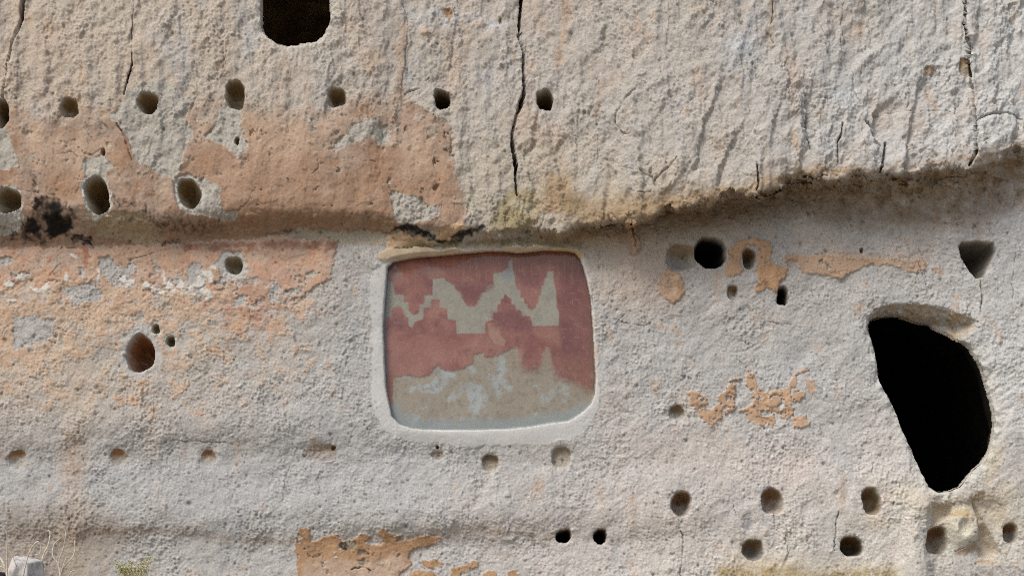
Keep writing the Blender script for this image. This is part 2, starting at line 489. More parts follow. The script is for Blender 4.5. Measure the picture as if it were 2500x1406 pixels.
bare([(424, 430), (482, 440), (502, 437), (541, 460), (536, 500), (552, 515), (583, 518), (581, 536), (541, 540), (500, 522), (455, 522), (438, 508), (428, 470)])
bare([(-60, 462), (50, 470), (52, 520), (54, 545), (44, 566), (10, 578), (-60, 585)], (182, 178, 172))
bare([(204, 508), (262, 515), (340, 522), (366, 540), (396, 560), (401, 586), (376, 600), (320, 590), (240, 572), (228, 545)], (166, 148, 124))
bare([(728, 552), (760, 556), (830, 562), (935, 566), (940, 600), (830, 596), (720, 586), (700, 576)], (172, 160, 144))
bare([(946, 436), (955, 436), (955, 452), (948, 452)])
bare([(988, 312), (996, 308), (994, 322), (988, 322)], (90, 80, 70), 0.3)

# --- painted band under the cove (pink plaster with red lines)
def band_fade():
    return sst(-0.55, -0.2, mot + 0.35 - (V - 640) / 190.0)
plaster([(-200, 612), (0, 606), (200, 604), (400, 596), (560, 584), (700, 580), (760, 582), (821, 586), (824, 618), (812, 650), (806, 684), (786, 694),
         (760, 700), (742, 722), (706, 732), (690, 760), (600, 742), (560, 700), (520, 704), (380, 690), (230, 672), (100, 690), (-200, 700)],
        (196, 158, 132), "painted_band", "pink plaster band with faded red lines, beneath the brown overhang", fade=band_fade(), thick=0.006, warp=1.6)
w = win(-60, 830, 600, 745, 0)
bm1 = fbm(U[w], V[w], 44, 4, 0.6, 251)
bm2 = fbm(U[w], V[w], 22, 3, 0.6, 253)
bmask = np.clip(PL[w], 0, 1) * sst(598, 618, V[w] + 0.03 * U[w])
C[w] = mixc(C[w], bmask * sst(0.08, 0.2, bm1) * 0.7, lin((180, 160, 146)))
C[w] = mixc(C[w], bmask * sst(0.10, 0.2, -bm1) * 0.6, lin((200, 158, 128)))
C[w] = mixc(C[w], bmask * sst(0.18, 0.3, bm2) * 0.55, lin((182, 124, 98)))
gone = sst(0.16, 0.24, bm1 + 0.5 * bm2) * sst(640, 665, V[w]) * bmask
C[w] = mixc(C[w], gone * 0.9, lin((178, 173, 168)))
PL[w] *= 1 - gone
stain([(440, 595), (822, 588), (820, 612), (640, 610), (600, 622), (450, 612)], (136, 86, 66), 0.85, 6, 1.2, grain=0.36, wl=26)
stain([(620, 612), (740, 605), (760, 632), (660, 640)], (160, 128, 108), 0.6, 10, 1.5)
stain([(200, 600), (215, 600), (214, 650), (205, 650)], (176, 98, 72), 0.7, 4, 1.2)
stain([(235, 610), (440, 602), (460, 640), (300, 650)], (188, 146, 116), 0.5, 14, 2)
stain([(540, 700), (640, 690), (700, 760), (640, 830), (540, 800)], (190, 128, 98), 0.6, 26, 2.5, grain=0.5, wl=30)
stain([(610, 640), (720, 650), (740, 700), (640, 720)], (200, 150, 124), 0.5, 16, 2)
for (x0, y0) in [(600, 690), (660, 650), (620, 770), (580, 760), (500, 750), (560, 850), (450, 640), (690, 690)]:
    stain([(x0 - 14, y0 - 8), (x0 + 16, y0 - 10), (x0 + 18, y0 + 8), (x0 - 12, y0 + 9)], (176, 108, 82), 0.55, 5, 2.2, grain=0.5, wl=16)
for p in ([(240, 634), (270, 628), (290, 650), (310, 648), (322, 630), (330, 650), (318, 690), (280, 700), (250, 670)],
          [(448, 660), (470, 640), (495, 650), (505, 700), (490, 740), (470, 700)],
          [(0, 624), (30, 624), (34, 640), (15, 652), (-10, 648)], [(30, 780), (80, 770), (140, 780), (120, 830), (30, 850)],
          [(655, 700), (672, 694), (692, 705), (688, 728), (664, 736), (654, 722)], [(520, 640), (545, 625), (590, 622), (600, 660), (575, 690), (540, 680)],
          [(570, 720), (600, 716), (600, 745), (575, 750)], [(150, 700), (230, 690), (260, 730), (180, 750)], [(270, 890), (300, 880), (310, 905), (280, 912)]):
    bare(p, (178, 172, 167), 1.8)
# white lime chips
chips = [(20, 690, 14, 7), (55, 680, 16, 6), (95, 706, 22, 6), (115, 700, 14, 8), (50, 676, 12, 4), (162, 676, 7, 13), (178, 624, 8, 5), (241, 676, 6, 14),
         (303, 682, 9, 12), (312, 698, 8, 8), (360, 700, 14, 6), (378, 706, 10, 5), (414, 698, 11, 11), (442, 694, 12, 10), (462, 706, 14, 6), (490, 692, 9, 12),
         (505, 672, 9, 9), (514, 682, 7, 8), (500, 712, 10, 6), (512, 718, 6, 12), (450, 716, 10, 4), (400, 690, 7, 5), (398, 672, 4, 10), (392, 714, 10, 4),
         (520, 654, 6, 6), (505, 730, 6, 6), (30, 735, 10, 5), (322, 690, 6, 6), (478, 702, 10, 5), (430, 712, 7, 6), (470, 720, 8, 4)]
rng = random.Random(5)
for (cx, cy, rx, ry) in chips:
    pts = [(cx + rx * (0.75 + 0.5 * rng.random()) * math.cos(a), cy + ry * (0.75 + 0.5 * rng.random()) * math.sin(a)) for a in [k * math.pi / 4 for k in range(8)]]
    w, d = sd_poly(pts, 1.3, 12)
    m = 1 - sst(-1.5, 1.5, d)
    C[w] = C[w] + (lin((212, 206, 198)) - C[w]) * (m * 0.9)[..., None]
    PL[w] = np.maximum(PL[w], m)

# --- soot
stain([(100, 484), (140, 482), (175, 500), (176, 545), (172, 572), (130, 570), (105, 556), (92, 570), (55, 566), (60, 540), (85, 520), (78, 505)], (26, 24, 24), 0.97, 6, 3.2, grain=0.37, wl=30)
stain([(100, 520), (170, 525), (176, 572), (120, 568)], (32, 27, 22), 0.92, 9, 2.4, grain=0.2, wl=18)
stain([(180, 575), (228, 578), (224, 598), (182, 592)], (28, 26, 26), 0.95, 3, 2.0, grain=0.30, wl=18)
stain([(270, 478), (330, 486), (340, 508), (280, 512)], (44, 38, 34), 0.9, 5, 1.8, grain=0.52, wl=12)
stain([(330, 500), (480, 540), (560, 552), (470, 570), (390, 560), (350, 530)], (50, 40, 32), 0.85, 8, 1.8, grain=0.58, wl=12)
stain([(70, 425), (82, 432), (96, 480), (84, 476)], (34, 30, 30), 0.85, 3, 2.0, grain=0.5, wl=10)
stain([(20, 560), (120, 570), (115, 595), (30, 590)], (30, 26, 26), 0.9, 5, 2.0, grain=0.46, wl=18)
stain([(390, 588), (440, 582), (440, 596), (395, 598)], (30, 26, 26), 0.9, 3, 1.5, grain=0.5, wl=10)
stain([(720, 558), (745, 558), (700, 575), (620, 572)], (60, 42, 30), 0.7, 5, 1.5, grain=0.5)

# --- plaster above the panel, left of the crack's foot, with soot
plaster([(942, 570), (985, 565), (1060, 590), (1090, 560), (1125, 543), (1140, 560), (1120, 585), (1095, 598), (1010, 604), (942, 607)],
        (205, 165, 125), "plaster_patch", "peach plaster scrap edged with soot, just above the painted panel", thick=0.008)
stain([(950, 556), (990, 545), (1020, 548), (1040, 565), (1068, 580), (1090, 568), (1112, 572), (1130, 556), (1150, 556), (1186, 550), (1180, 562), (1140, 575), (1118, 594), (1085, 594), (1040, 584), (985, 570)],
      (28, 25, 24), 0.95, 4, 1.8, grain=0.28, wl=16)
stain([(1070, 562), (1100, 548), (1130, 540), (1138, 552), (1118, 566), (1098, 585), (1066, 578)], (206, 164, 122), 0.9, 3, 1.2)
stain([(1278, 560), (1300, 570), (1306, 582), (1284, 576)], (36, 32, 28), 0.9, 3, 1.8, grain=0.45, wl=9)

# --- stains around the foot of the crack
stain([(1215, 490), (1250, 462), (1310, 478), (1318, 525), (1290, 560), (1230, 570), (1198, 566), (1204, 530)], (158, 136, 92), 0.85, 14, 1.4)
stain([(1240, 488), (1290, 496), (1312, 520), (1290, 530), (1248, 505)], (184, 168, 138), 0.8, 9, 0.8)
stain([(1345, 425), (1380, 420), (1400, 455), (1425, 490), (1430, 520), (1360, 530), (1318, 520), (1325, 480)], (172, 132, 88), 0.75, 20, 1.6)
stain([(1380, 470), (1430, 470), (1440, 520), (1400, 530), (1370, 520)], (140, 116, 82), 0.6, 16, 1.6)
stain([(1330, 530), (1400, 535), (1380, 560), (1330, 560)], (196, 178, 158), 0.6, 14, 1.6)
stain([(1310, 560), (1400, 575), (1440, 562), (1500, 555), (1480, 572), (1400, 595), (1320, 592)], (168, 130, 88), 0.7, 10, 1.6)
stain([(1420, 490), (1560, 480), (1700, 470), (1640, 510), (1500, 530), (1430, 545)], (168, 134, 94), 0.6, 20, 2)
stain([(1480, 570), (1540, 560), (1550, 590), (1490, 600)], (140, 98, 66), 0.5, 14, 2)
stain([(920, 628), (1000, 590), (1100, 592), (1250, 580), (1420, 592), (1428, 606), (1250, 598), (1060, 604), (940, 620)], (128, 112, 72), 0.8, 6, 1.2, grain=0.3)

# --- plaster scraps on the right of the panel
plaster([(1525, 552), (1530, 534), (1552, 536), (1548, 575), (1566, 600), (1552, 622), (1538, 620), (1540, 590), (1528, 575)], (180, 132, 92),
        "plaster_patch", "narrow hanging strip of orange mud under the ledge", thick=0.016, warp=0.8)
plaster([(1608, 672), (1628, 658), (1655, 668), (1668, 690), (1670, 715), (1658, 735), (1642, 742), (1622, 728), (1607, 720), (1606, 695)], (190, 142, 100),
        "plaster_patch", "round orange mud patch below the blackened socket", thick=0.010, warp=0.7)
for p in ([(1634, 678), (1655, 674), (1656, 686), (1636, 690)], [(1640, 704), (1652, 702), (1650, 724), (1641, 724)]):
    stain(p, (214, 176, 140), 0.9, 1.5, 0.6)
plaster([(1770, 660), (1780, 630), (1778, 612), (1800, 590), (1840, 580), (1880, 590), (1886, 615), (1878, 640), (1850, 645), (1848, 600), (1822, 598), (1808, 620), (1806, 645), (1816, 662), (1790, 676), (1768, 676)],
        (196, 150, 112), "plaster_patch", "horseshoe of orange mud arching over a small socket", thick=0.008, warp=0.6)
plaster([(1848, 648), (1880, 640), (1925, 655), (1920, 672), (1902, 690), (1905, 700), (1893, 716), (1872, 700), (1848, 716), (1842, 706), (1850, 680)],
        (196, 146, 104), "plaster_patch", "star shaped orange mud scrap beside the slit socket", thick=0.009, warp=0.6)
plaster([(1915, 625), (1935, 622), (1960, 625), (2000, 622), (2060, 628), (2130, 632), (2200, 634), (2255, 632), (2262, 660), (2240, 668), (2180, 652), (2130, 644), (2100, 652),
         (2070, 668), (2060, 678), (2020, 672), (1960, 668), (1948, 650), (1935, 632), (1920, 640)],
        (192, 150, 116), "plaster_patch", "long thin orange mud strip running towards the cave doorway", erode=-0.38, ewl=30, thick=0.008, warp=0.9, strength=0.9)
stain([(1925, 615), (2260, 625), (2258, 640), (1925, 650)], (190, 152, 122), 0.6, 12, 1.5)
stain([(2150, 590), (2280, 600), (2290, 660), (2180, 650)], (186, 166, 152), 0.5, 30, 2)
plaster([(1676, 955), (1702, 955), (1712, 966), (1728, 968), (1732, 982), (1722, 998), (1738, 1004), (1752, 990), (1750, 970), (1772, 955), (1785, 925), (1810, 924), (1795, 948), (1793, 980),
         (1790, 1000), (1760, 1018), (1746, 1022), (1740, 1040), (1722, 1036), (1706, 1008), (1694, 990)], (194, 150, 114),
        "plaster_patch", "hook shaped orange plaster flake, left half of the flaking pair", erode=-0.22, thick=0.007, warp=1.0)
plaster([(1822, 903), (1834, 908), (1846, 925), (1860, 948), (1862, 955), (1895, 953), (1908, 948), (1935, 958), (1962, 958), (1966, 975), (1932, 985), (1935, 1010), (1918, 1026), (1905, 1008), (1885, 1000),
         (1898, 1030), (1888, 1048), (1872, 1028), (1868, 1044), (1838, 1034), (1824, 1030), (1826, 1012), (1800, 1000), (1820, 994), (1836, 990), (1842, 975), (1832, 962), (1822, 940)], (198, 154, 118),
        "plaster_patch", "jagged orange plaster flake in the middle of the right hand wall", erode=-0.22, thick=0.007, warp=1.0)
plaster([(1935, 1018), (1965, 1014), (1978, 1030), (1955, 1050), (1930, 1038)], (200, 160, 126), "plaster_patch", "small pale orange plaster chip below the jagged flake", thick=0.007, warp=1.0)
plaster([(1905, 950), (1925, 945), (1932, 925), (1945, 905), (1975, 902), (1950, 920), (1948, 955), (1932, 960)], (196, 156, 124), "plaster_patch", "slim orange plaster flake rising above the jagged flake", erode=-0.22, thick=0.006, warp=1.2)
plaster([(1968, 930), (1985, 925), (1995, 945), (1984, 962), (1972, 960)], (198, 160, 130), "plaster_patch", "tiny orange plaster flake nearest the cave doorway", thick=0.006, warp=1.2)
for (x0, y0, r) in [(1608, 798, 8), (1625, 806, 6), (1645, 798, 7), (1658, 810, 8), (1655, 840, 6), (1595, 940, 8), (1612, 922, 6), (1600, 955, 5), (2290, 666, 8), (2335, 724, 7), (1690, 900, 5), (2250, 640, 10)]:
    stain([(x0 - r, y0 - r * .6), (x0 + r, y0 - r), (x0 + r * .8, y0 + r), (x0 - r, y0 + r * .7)], (196, 154, 120), 0.7, 3, 1.5)
stain([(1480, 560), (1640, 600), (1640, 760), (1480, 740)], (190, 164, 144), 0.6, 50, 2)
stain([(1540, 1040), (1760, 1080), (2000, 1110), (1980, 1180), (1600, 1150)], (202, 184, 174), 0.5, 40, 2)

# --- bottom plaster
plaster([(722, 1300), (735, 1288), (756, 1290), (758, 1316), (775, 1318), (795, 1306), (825, 1300), (832, 1318), (860, 1318), (880, 1302), (900, 1302), (905, 1310), (890, 1325), (915, 1328), (935, 1328),
         (936, 1314), (922, 1300), (935, 1290), (952, 1298), (965, 1310), (975, 1300), (985, 1302), (972, 1320), (1000, 1316), (1040, 1306), (1085, 1312), (1060, 1330), (1010, 1340), (1000, 1360), (1008, 1375), (985, 1392), (960, 1420),
         (720, 1430), (726, 1370), (720, 1340)], (182, 134, 94), "plaster_patch", "brown plaster remnant at the foot of the wall below the painted panel", erode=-0.38, ewl=30, thick=0.009, warp=0.8)
stain([(740, 1380), (800, 1368), (880, 1372), (980, 1352), (1000, 1376), (960, 1420), (730, 1430)], (198, 166, 142), 0.8, 12, 1.5)
bare([(832, 1318), (862, 1316), (872, 1330), (860, 1340), (836, 1340)], (150, 136, 118), 1.2)
bare([(874, 1344), (905, 1345), (904, 1353), (876, 1352)], (140, 126, 108), 1.2)
bare([(872, 1366), (892, 1362), (884, 1380), (878, 1378)], (140, 130, 116), 0.8)
bare([(755, 1353), (768, 1358), (790, 1352), (784, 1362), (758, 1362)], (150, 132, 110), 1.2)
stain([(832, 1320), (846, 1320), (846, 1342), (832, 1342)], (40, 32, 26), 0.9, 2, 1.4, grain=0.4, wl=12)
for (p, lb) in (([(1030, 1372), (1060, 1366), (1084, 1378), (1050, 1386), (1032, 1382)], "flat orange plaster fleck above the bottom row of flecks"),
                ([(1000, 1394), (1060, 1392), (1076, 1410), (990, 1420)], "orange plaster fleck at the lower edge, beside the brown remnant"),
                ([(1100, 1386), (1165, 1370), (1168, 1384), (1128, 1394), (1120, 1420), (1096, 1420)], "bent orange plaster fleck with a raised right end"),
                ([(1180, 1396), (1212, 1392), (1216, 1412), (1178, 1416)], "square orange plaster fleck at the lower edge"),
                ([(1240, 1394), (1262, 1390), (1266, 1412), (1240, 1414)], "rightmost orange plaster fleck along the lower edge")):
    plaster(p, (186, 140, 98), "plaster_patch", lb, thick=0.006, warp=1.0)
stain([(1212, 1356), (1250, 1352), (1262, 1366), (1225, 1370)], (150, 122, 98), 0.7, 6, 2, grain=0.5)
# brown seam above it
seam_y = np.interp(UA, [-200, 200, 350, 480, 600, 720, 1000, 1100, 1180, 1250, 1330, 1360, 1500], [1300, 1298, 1290, 1305, 1320, 1315, 1315, 1300, 1292, 1296, 1310, 1306, 1306]).astype(f32) + lw * 0.8
seam = np.exp(-np.abs(V - seam_y) / 7.0) * np.interp(UA, [0, 100, 300, 1340, 1400], [0, 0.2, 0.7, 0.7, 0]).astype(f32) * np.clip(0.5 + fbm(U, V, 30, 2, 0.6, 161), 0, 1)
C = mixc(C, np.clip(seam, 0, 0.8), lin((142, 108, 72)))
# yellow lichen at the lower right edge, ochre wash round the doorway foot
stain([(1750, 1384), (1900, 1380), (2000, 1392), (2180, 1386), (2200, 1450), (1740, 1450)], (160, 128, 62), 0.85, 12, 2.2, grain=0.38, wl=20)
stain([(1780, 1350), (2100, 1365), (2200, 1400), (1780, 1400)], (200, 174, 134), 0.5, 22, 2)
stain([(2140, 1190), (2240, 1180), (2300, 1220), (2480, 1170), (2460, 1300), (2300, 1280)], (206, 184, 152), 0.55, 30, 2)
stain([(2040, 1260), (2160, 1250), (2170, 1290), (2060, 1300)], (206, 184, 156), 0.6, 20, 2)
stain([(2420, 1090), (2450, 1090), (2440, 1160), (2400, 1180)], (200, 174, 136), 0.6, 14, 2)
stain([(2380, 1390), (2440, 1376), (2500, 1388), (2520, 1450), (2380, 1450)], (104, 102, 108), 0.6, 14, 2, grain=0.45)
stain([(2460, 1060), (2520, 1050), (2520, 1200), (2450, 1180)], (170, 164, 160), 0.4, 24, 2)
stain([(2440, 960), (2520, 900), (2520, 1050), (2450, 1060)], (206, 202, 198), 0.4, 24, 2)
stain([(1980, 1240), (2120, 1250), (2100, 1380), (1960, 1390)], (180, 176, 172), 0.45, 30, 2)
# grey-blue weathered spots of the upper cliff
for p in ([(1000, 20), (1120, 30), (1240, 60), (1220, 80), (1060, 60), (1000, 60)], [(1760, 80), (1840, 90), (1840, 140), (1770, 140)], [(2030, 200), (2090, 210), (2130, 300), (2040, 260)]):
    stain(p, (188, 188, 190), 0.7, 16, 2.4, grain=0.45, wl=24)
for p in ([(1370, 0), (1396, 0), (1392, 60), (1370, 130), (1350, 134), (1376, 60)], [(1455, 200), (1466, 200), (1464, 300), (1456, 300)], [(975, 60), (990, 60), (985, 240), (965, 250)],
          [(1880, 0), (1890, 0), (1886, 90), (1878, 90)], [(1080, 20), (1115, 24), (1105, 46), (1085, 44)]):
    stain(p, (172, 132, 100), 0.55, 7, 1.4)

# ------------------------------------------------------------------ sockets, niches, openings
DEP = np.zeros(SHAPE, f32)      # metres straight into the wall
KEEP = np.ones(SHAPE, bool)


def socket(cx, cy, rx, ry, depth, label, name="beam_socket", rim=9, wall=0.72, rgb=(168, 156, 138), top=(132, 102, 66), rot=0.0, topamt=0.85, warp=0.45, pw=2.3, ringc=None, ring=10):
    w = win(cx - rx, cx + rx, cy - ry, cy + ry, 40)
    x = U[w] - cx + W1[w] * warp
    y = V[w] - cy + W2[w] * warp
    if rot:
        c_, s_ = math.cos(rot), math.sin(rot)
        x, y = x * c_ + y * s_, -x * s_ + y * c_
    rv = random.Random(int(cx * 7 + cy * 13))
    th = np.arctan2(y / ry, x / rx)
    pw = pw + rv.uniform(-0.35, 0.7)
    r = (np.abs(x / rx) ** pw + np.abs(y / ry) ** pw) ** (1 / pw)
    r = r * (1 + 0.035 * np.cos(2 * th + rv.uniform(0, 6)) + 0.035 * np.cos(3 * th + rv.uniform(0, 6)) + 0.018 * np.cos(5 * th + rv.uniform(0, 6)))
    wall = wall * rv.uniform(0.75, 1.25)
    t_ = 1 - r                                        # 1 centre, 0 rim
    dp = depth * (0.66 if depth < 0.28 else 0.9) * (1 - (1 - np.clip(t_ / wall, 0, 1)) ** 1.9) * (1 + 0.25 * fbm(U[w], V[w], 22, 2, 0.6, 243))
    k = min(rx, ry)
    out = np.exp(-np.clip(-t_ * k, 0, 99) / (rim * 0.45)) * 0.006 * (t_ <= 0) * np.clip(1 + 2.2 * fbm(U[w], V[w], 24, 2, 0.6, 247), 0, 2.4)
    DEP[w] = np.maximum(DEP[w], np.where(t_ > 0, dp + 0.006, out))
    if ringc is not None:
        rm = 1 - sst(ring * 0.6, ring, -t_ * k + W1[w] * 0.8)
        C[w] = C[w] + (lin(ringc) - C[w]) * (rm * 0.9)[..., None]
        PL[w] *= 1 - rm
        LAB[w] = np.where((rm > 0.5) & (LAB[w] > 0), 0, LAB[w])
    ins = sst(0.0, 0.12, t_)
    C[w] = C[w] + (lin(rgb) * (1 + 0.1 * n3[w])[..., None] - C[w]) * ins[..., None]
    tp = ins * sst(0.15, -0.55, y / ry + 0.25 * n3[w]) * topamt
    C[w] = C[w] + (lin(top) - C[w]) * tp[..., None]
    PL[w] *= 1 - sst(-0.1, 0.1, t_)
    kk = new_part(name, label, "tuff_rock")
    LAB[w] = np.where(t_ > 0.0, kk, LAB[w])


GR = (182, 177, 170)
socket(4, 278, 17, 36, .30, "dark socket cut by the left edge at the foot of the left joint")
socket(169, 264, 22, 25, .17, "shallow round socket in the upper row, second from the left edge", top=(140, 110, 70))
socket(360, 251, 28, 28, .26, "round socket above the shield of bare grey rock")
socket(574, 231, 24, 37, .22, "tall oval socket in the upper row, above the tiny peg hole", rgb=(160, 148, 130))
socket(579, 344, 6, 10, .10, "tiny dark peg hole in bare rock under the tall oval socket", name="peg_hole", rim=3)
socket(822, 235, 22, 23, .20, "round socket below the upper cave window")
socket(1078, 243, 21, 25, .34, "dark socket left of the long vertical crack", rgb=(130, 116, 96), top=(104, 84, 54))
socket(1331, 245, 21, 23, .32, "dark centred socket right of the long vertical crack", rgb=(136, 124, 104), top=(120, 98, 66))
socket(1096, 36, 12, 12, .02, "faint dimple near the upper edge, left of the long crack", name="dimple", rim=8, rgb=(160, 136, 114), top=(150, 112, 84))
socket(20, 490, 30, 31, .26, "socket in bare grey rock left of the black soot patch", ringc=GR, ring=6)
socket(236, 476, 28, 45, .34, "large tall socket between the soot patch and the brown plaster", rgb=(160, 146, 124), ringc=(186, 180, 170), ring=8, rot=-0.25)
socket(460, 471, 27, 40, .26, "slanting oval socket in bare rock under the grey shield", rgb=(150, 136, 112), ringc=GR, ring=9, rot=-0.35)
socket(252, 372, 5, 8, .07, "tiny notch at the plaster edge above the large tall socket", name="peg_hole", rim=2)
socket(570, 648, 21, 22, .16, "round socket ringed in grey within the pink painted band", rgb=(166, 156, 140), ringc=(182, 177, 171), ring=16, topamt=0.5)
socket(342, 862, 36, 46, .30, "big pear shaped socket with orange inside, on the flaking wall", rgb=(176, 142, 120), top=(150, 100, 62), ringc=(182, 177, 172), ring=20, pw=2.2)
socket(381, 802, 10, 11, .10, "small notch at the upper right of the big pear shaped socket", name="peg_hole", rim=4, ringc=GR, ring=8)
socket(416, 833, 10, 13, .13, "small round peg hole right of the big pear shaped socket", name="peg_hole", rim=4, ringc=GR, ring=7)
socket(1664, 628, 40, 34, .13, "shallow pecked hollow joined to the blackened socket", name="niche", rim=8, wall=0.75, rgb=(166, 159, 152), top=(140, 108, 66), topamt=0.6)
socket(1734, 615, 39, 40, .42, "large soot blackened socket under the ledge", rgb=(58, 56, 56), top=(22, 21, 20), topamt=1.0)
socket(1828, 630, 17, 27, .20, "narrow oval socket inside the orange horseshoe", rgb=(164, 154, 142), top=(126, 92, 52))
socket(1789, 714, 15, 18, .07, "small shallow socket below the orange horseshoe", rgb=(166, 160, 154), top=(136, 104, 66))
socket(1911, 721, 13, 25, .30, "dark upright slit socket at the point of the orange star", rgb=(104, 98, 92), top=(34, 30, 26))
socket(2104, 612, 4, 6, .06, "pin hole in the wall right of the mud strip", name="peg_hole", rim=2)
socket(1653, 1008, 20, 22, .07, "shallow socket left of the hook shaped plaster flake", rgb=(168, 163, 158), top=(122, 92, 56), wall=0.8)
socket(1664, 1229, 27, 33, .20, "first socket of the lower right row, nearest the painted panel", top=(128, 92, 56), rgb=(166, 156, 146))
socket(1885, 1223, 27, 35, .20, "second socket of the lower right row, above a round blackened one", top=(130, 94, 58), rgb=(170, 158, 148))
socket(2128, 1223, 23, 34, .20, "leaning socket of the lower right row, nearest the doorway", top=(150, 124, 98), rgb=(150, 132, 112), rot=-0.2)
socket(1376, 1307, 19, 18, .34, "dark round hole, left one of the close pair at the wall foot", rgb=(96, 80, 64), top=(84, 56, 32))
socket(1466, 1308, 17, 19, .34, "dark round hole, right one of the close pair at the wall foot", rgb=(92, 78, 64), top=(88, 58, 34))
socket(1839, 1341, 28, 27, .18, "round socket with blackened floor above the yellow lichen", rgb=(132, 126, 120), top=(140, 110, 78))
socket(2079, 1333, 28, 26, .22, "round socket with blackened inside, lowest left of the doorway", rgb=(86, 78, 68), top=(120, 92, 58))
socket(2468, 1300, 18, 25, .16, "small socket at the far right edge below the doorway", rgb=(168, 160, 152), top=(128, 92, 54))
# mortar-plugged sockets under the panel
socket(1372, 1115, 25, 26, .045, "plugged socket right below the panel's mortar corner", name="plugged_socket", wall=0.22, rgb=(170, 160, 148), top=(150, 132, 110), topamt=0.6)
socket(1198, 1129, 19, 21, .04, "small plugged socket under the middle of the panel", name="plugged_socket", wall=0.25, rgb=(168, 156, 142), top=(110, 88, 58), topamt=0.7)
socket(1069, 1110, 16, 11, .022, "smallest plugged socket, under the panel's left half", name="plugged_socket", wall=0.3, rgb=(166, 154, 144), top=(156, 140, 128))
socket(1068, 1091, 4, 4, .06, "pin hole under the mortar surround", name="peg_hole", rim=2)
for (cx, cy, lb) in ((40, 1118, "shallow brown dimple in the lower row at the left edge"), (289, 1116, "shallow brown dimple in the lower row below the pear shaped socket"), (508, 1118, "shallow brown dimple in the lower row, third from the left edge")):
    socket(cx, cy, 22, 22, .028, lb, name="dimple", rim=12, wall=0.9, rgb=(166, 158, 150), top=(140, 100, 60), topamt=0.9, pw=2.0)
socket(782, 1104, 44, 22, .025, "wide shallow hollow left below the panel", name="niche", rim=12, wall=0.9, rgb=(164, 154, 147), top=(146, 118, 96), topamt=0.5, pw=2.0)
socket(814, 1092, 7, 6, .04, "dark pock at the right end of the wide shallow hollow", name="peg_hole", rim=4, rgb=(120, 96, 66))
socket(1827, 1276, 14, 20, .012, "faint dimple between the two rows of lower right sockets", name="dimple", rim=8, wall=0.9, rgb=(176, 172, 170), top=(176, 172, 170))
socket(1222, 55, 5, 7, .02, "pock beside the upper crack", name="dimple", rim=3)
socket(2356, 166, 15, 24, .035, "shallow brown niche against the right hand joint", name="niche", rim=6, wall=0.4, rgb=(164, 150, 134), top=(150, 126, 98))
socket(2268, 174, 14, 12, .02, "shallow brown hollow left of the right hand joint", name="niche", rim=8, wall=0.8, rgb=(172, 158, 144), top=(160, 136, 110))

# triangular niche on the right
w, d = sd_poly([(2340, 602), (2350, 590), (2390, 587), (2425, 592), (2433, 612), (2414, 648), (2398, 678), (2380, 680), (2364, 655), (2346, 630)], 0.4, 30)
DEP[w] = np.maximum(DEP[w], np.where(d < 0, 0.30 * (1 - (1 - np.clip(-d / 32, 0, 1)) ** 1.6) + 0.005, 0.005 * np.exp(-np.clip(d, 0, 90) / 5)))
m = 1 - sst(-4, 2, d)
C[w] = C[w] + (lin((106, 98, 88)) * (1 + 0.3 * n3[w])[..., None] - C[w]) * (m * 0.9)[..., None]
kk = new_part("niche", "triangular dark niche pointing down, above the doorway", "tuff_rock")
LAB[w] = np.where(d < 0, kk, LAB[w])

# carved foot right of the doorway: recess, knob, leaning hollow
for (poly, dep, wd, lb) in (([(2272, 1222), (2326, 1232), (2324, 1262), (2288, 1284), (2272, 1300)], .04, 18, "square brown recess under the doorway sill"),
                            ([(2368, 1216), (2385, 1238), (2402, 1276), (2430, 1318), (2442, 1345), (2425, 1364), (2388, 1360), (2384, 1318), (2378, 1262)], .07, 22, "leaning wedge shaped hollow right of the rock knob")):
    w, d = sd_poly(poly, 0.4, 30)
    DEP[w] += np.where(d < 0, dep * (1 - (1 - np.clip(-d / wd, 0, 1)) ** 1.6), 0)
    m = 1 - sst(-5, 2, d)
    C[w] = C[w] + (lin((190, 170, 146)) - C[w]) * (m * 0.5)[..., None]
    kk = new_part("niche", lb, "tuff_rock")
    LAB[w] = np.where(d < 0, kk, LAB[w])
socket(2288, 1318, 27, 34, .20, "wide socket with a brown roof under the doorway sill", rgb=(172, 160, 148), top=(122, 84, 46), rim=8)
w = win(2300, 2410, 1220, 1350, 20)
rr = ((U[w] - 2353) / 40) ** 2 + ((V[w] - 1290) / 50) ** 2
DEP[w] -= 0.065 * np.exp(-rr * rr * 1.2)
rr2 = ((U[w] - 2350) / 13) ** 2 + ((V[w] - 1288) / 20) ** 2
DEP[w] += 0.03 * np.exp(-rr2 * rr2)
C[w] = C[w] + (lin((206, 198, 180)) - C[w]) * (np.exp(-rr * rr) * 0.6)[..., None]
stain([(2318, 1262), (2330, 1246), (2356, 1242), (2372, 1256), (2360, 1262), (2336, 1262)], (196, 160, 96), 0.7, 5, 0.8)
stain([(2330, 1344), (2385, 1325), (2388, 1345), (2340, 1358)], (164, 124, 82), 0.7, 6, 1.2)
stain([(2385, 1364), (2430, 1364), (2428, 1374), (2385, 1374)], (196, 150, 100), 0.7, 4, 0.8)
stain([(2368, 1214), (2400, 1196), (2404, 1206), (2376, 1230)], (160, 124, 78), 0.7, 5, 0.8)
# proud vertical edge left of the recess
Bb -= 0.05 * np.exp(-((U - 2240) / 34.0) ** 2) * sst(1180, 1230, V)
Bb += 0.05 * sst(2256, 2284, U + W1) * (1 - sst(2400, 2500, U)) * sst(1195, 1250, V + W2)

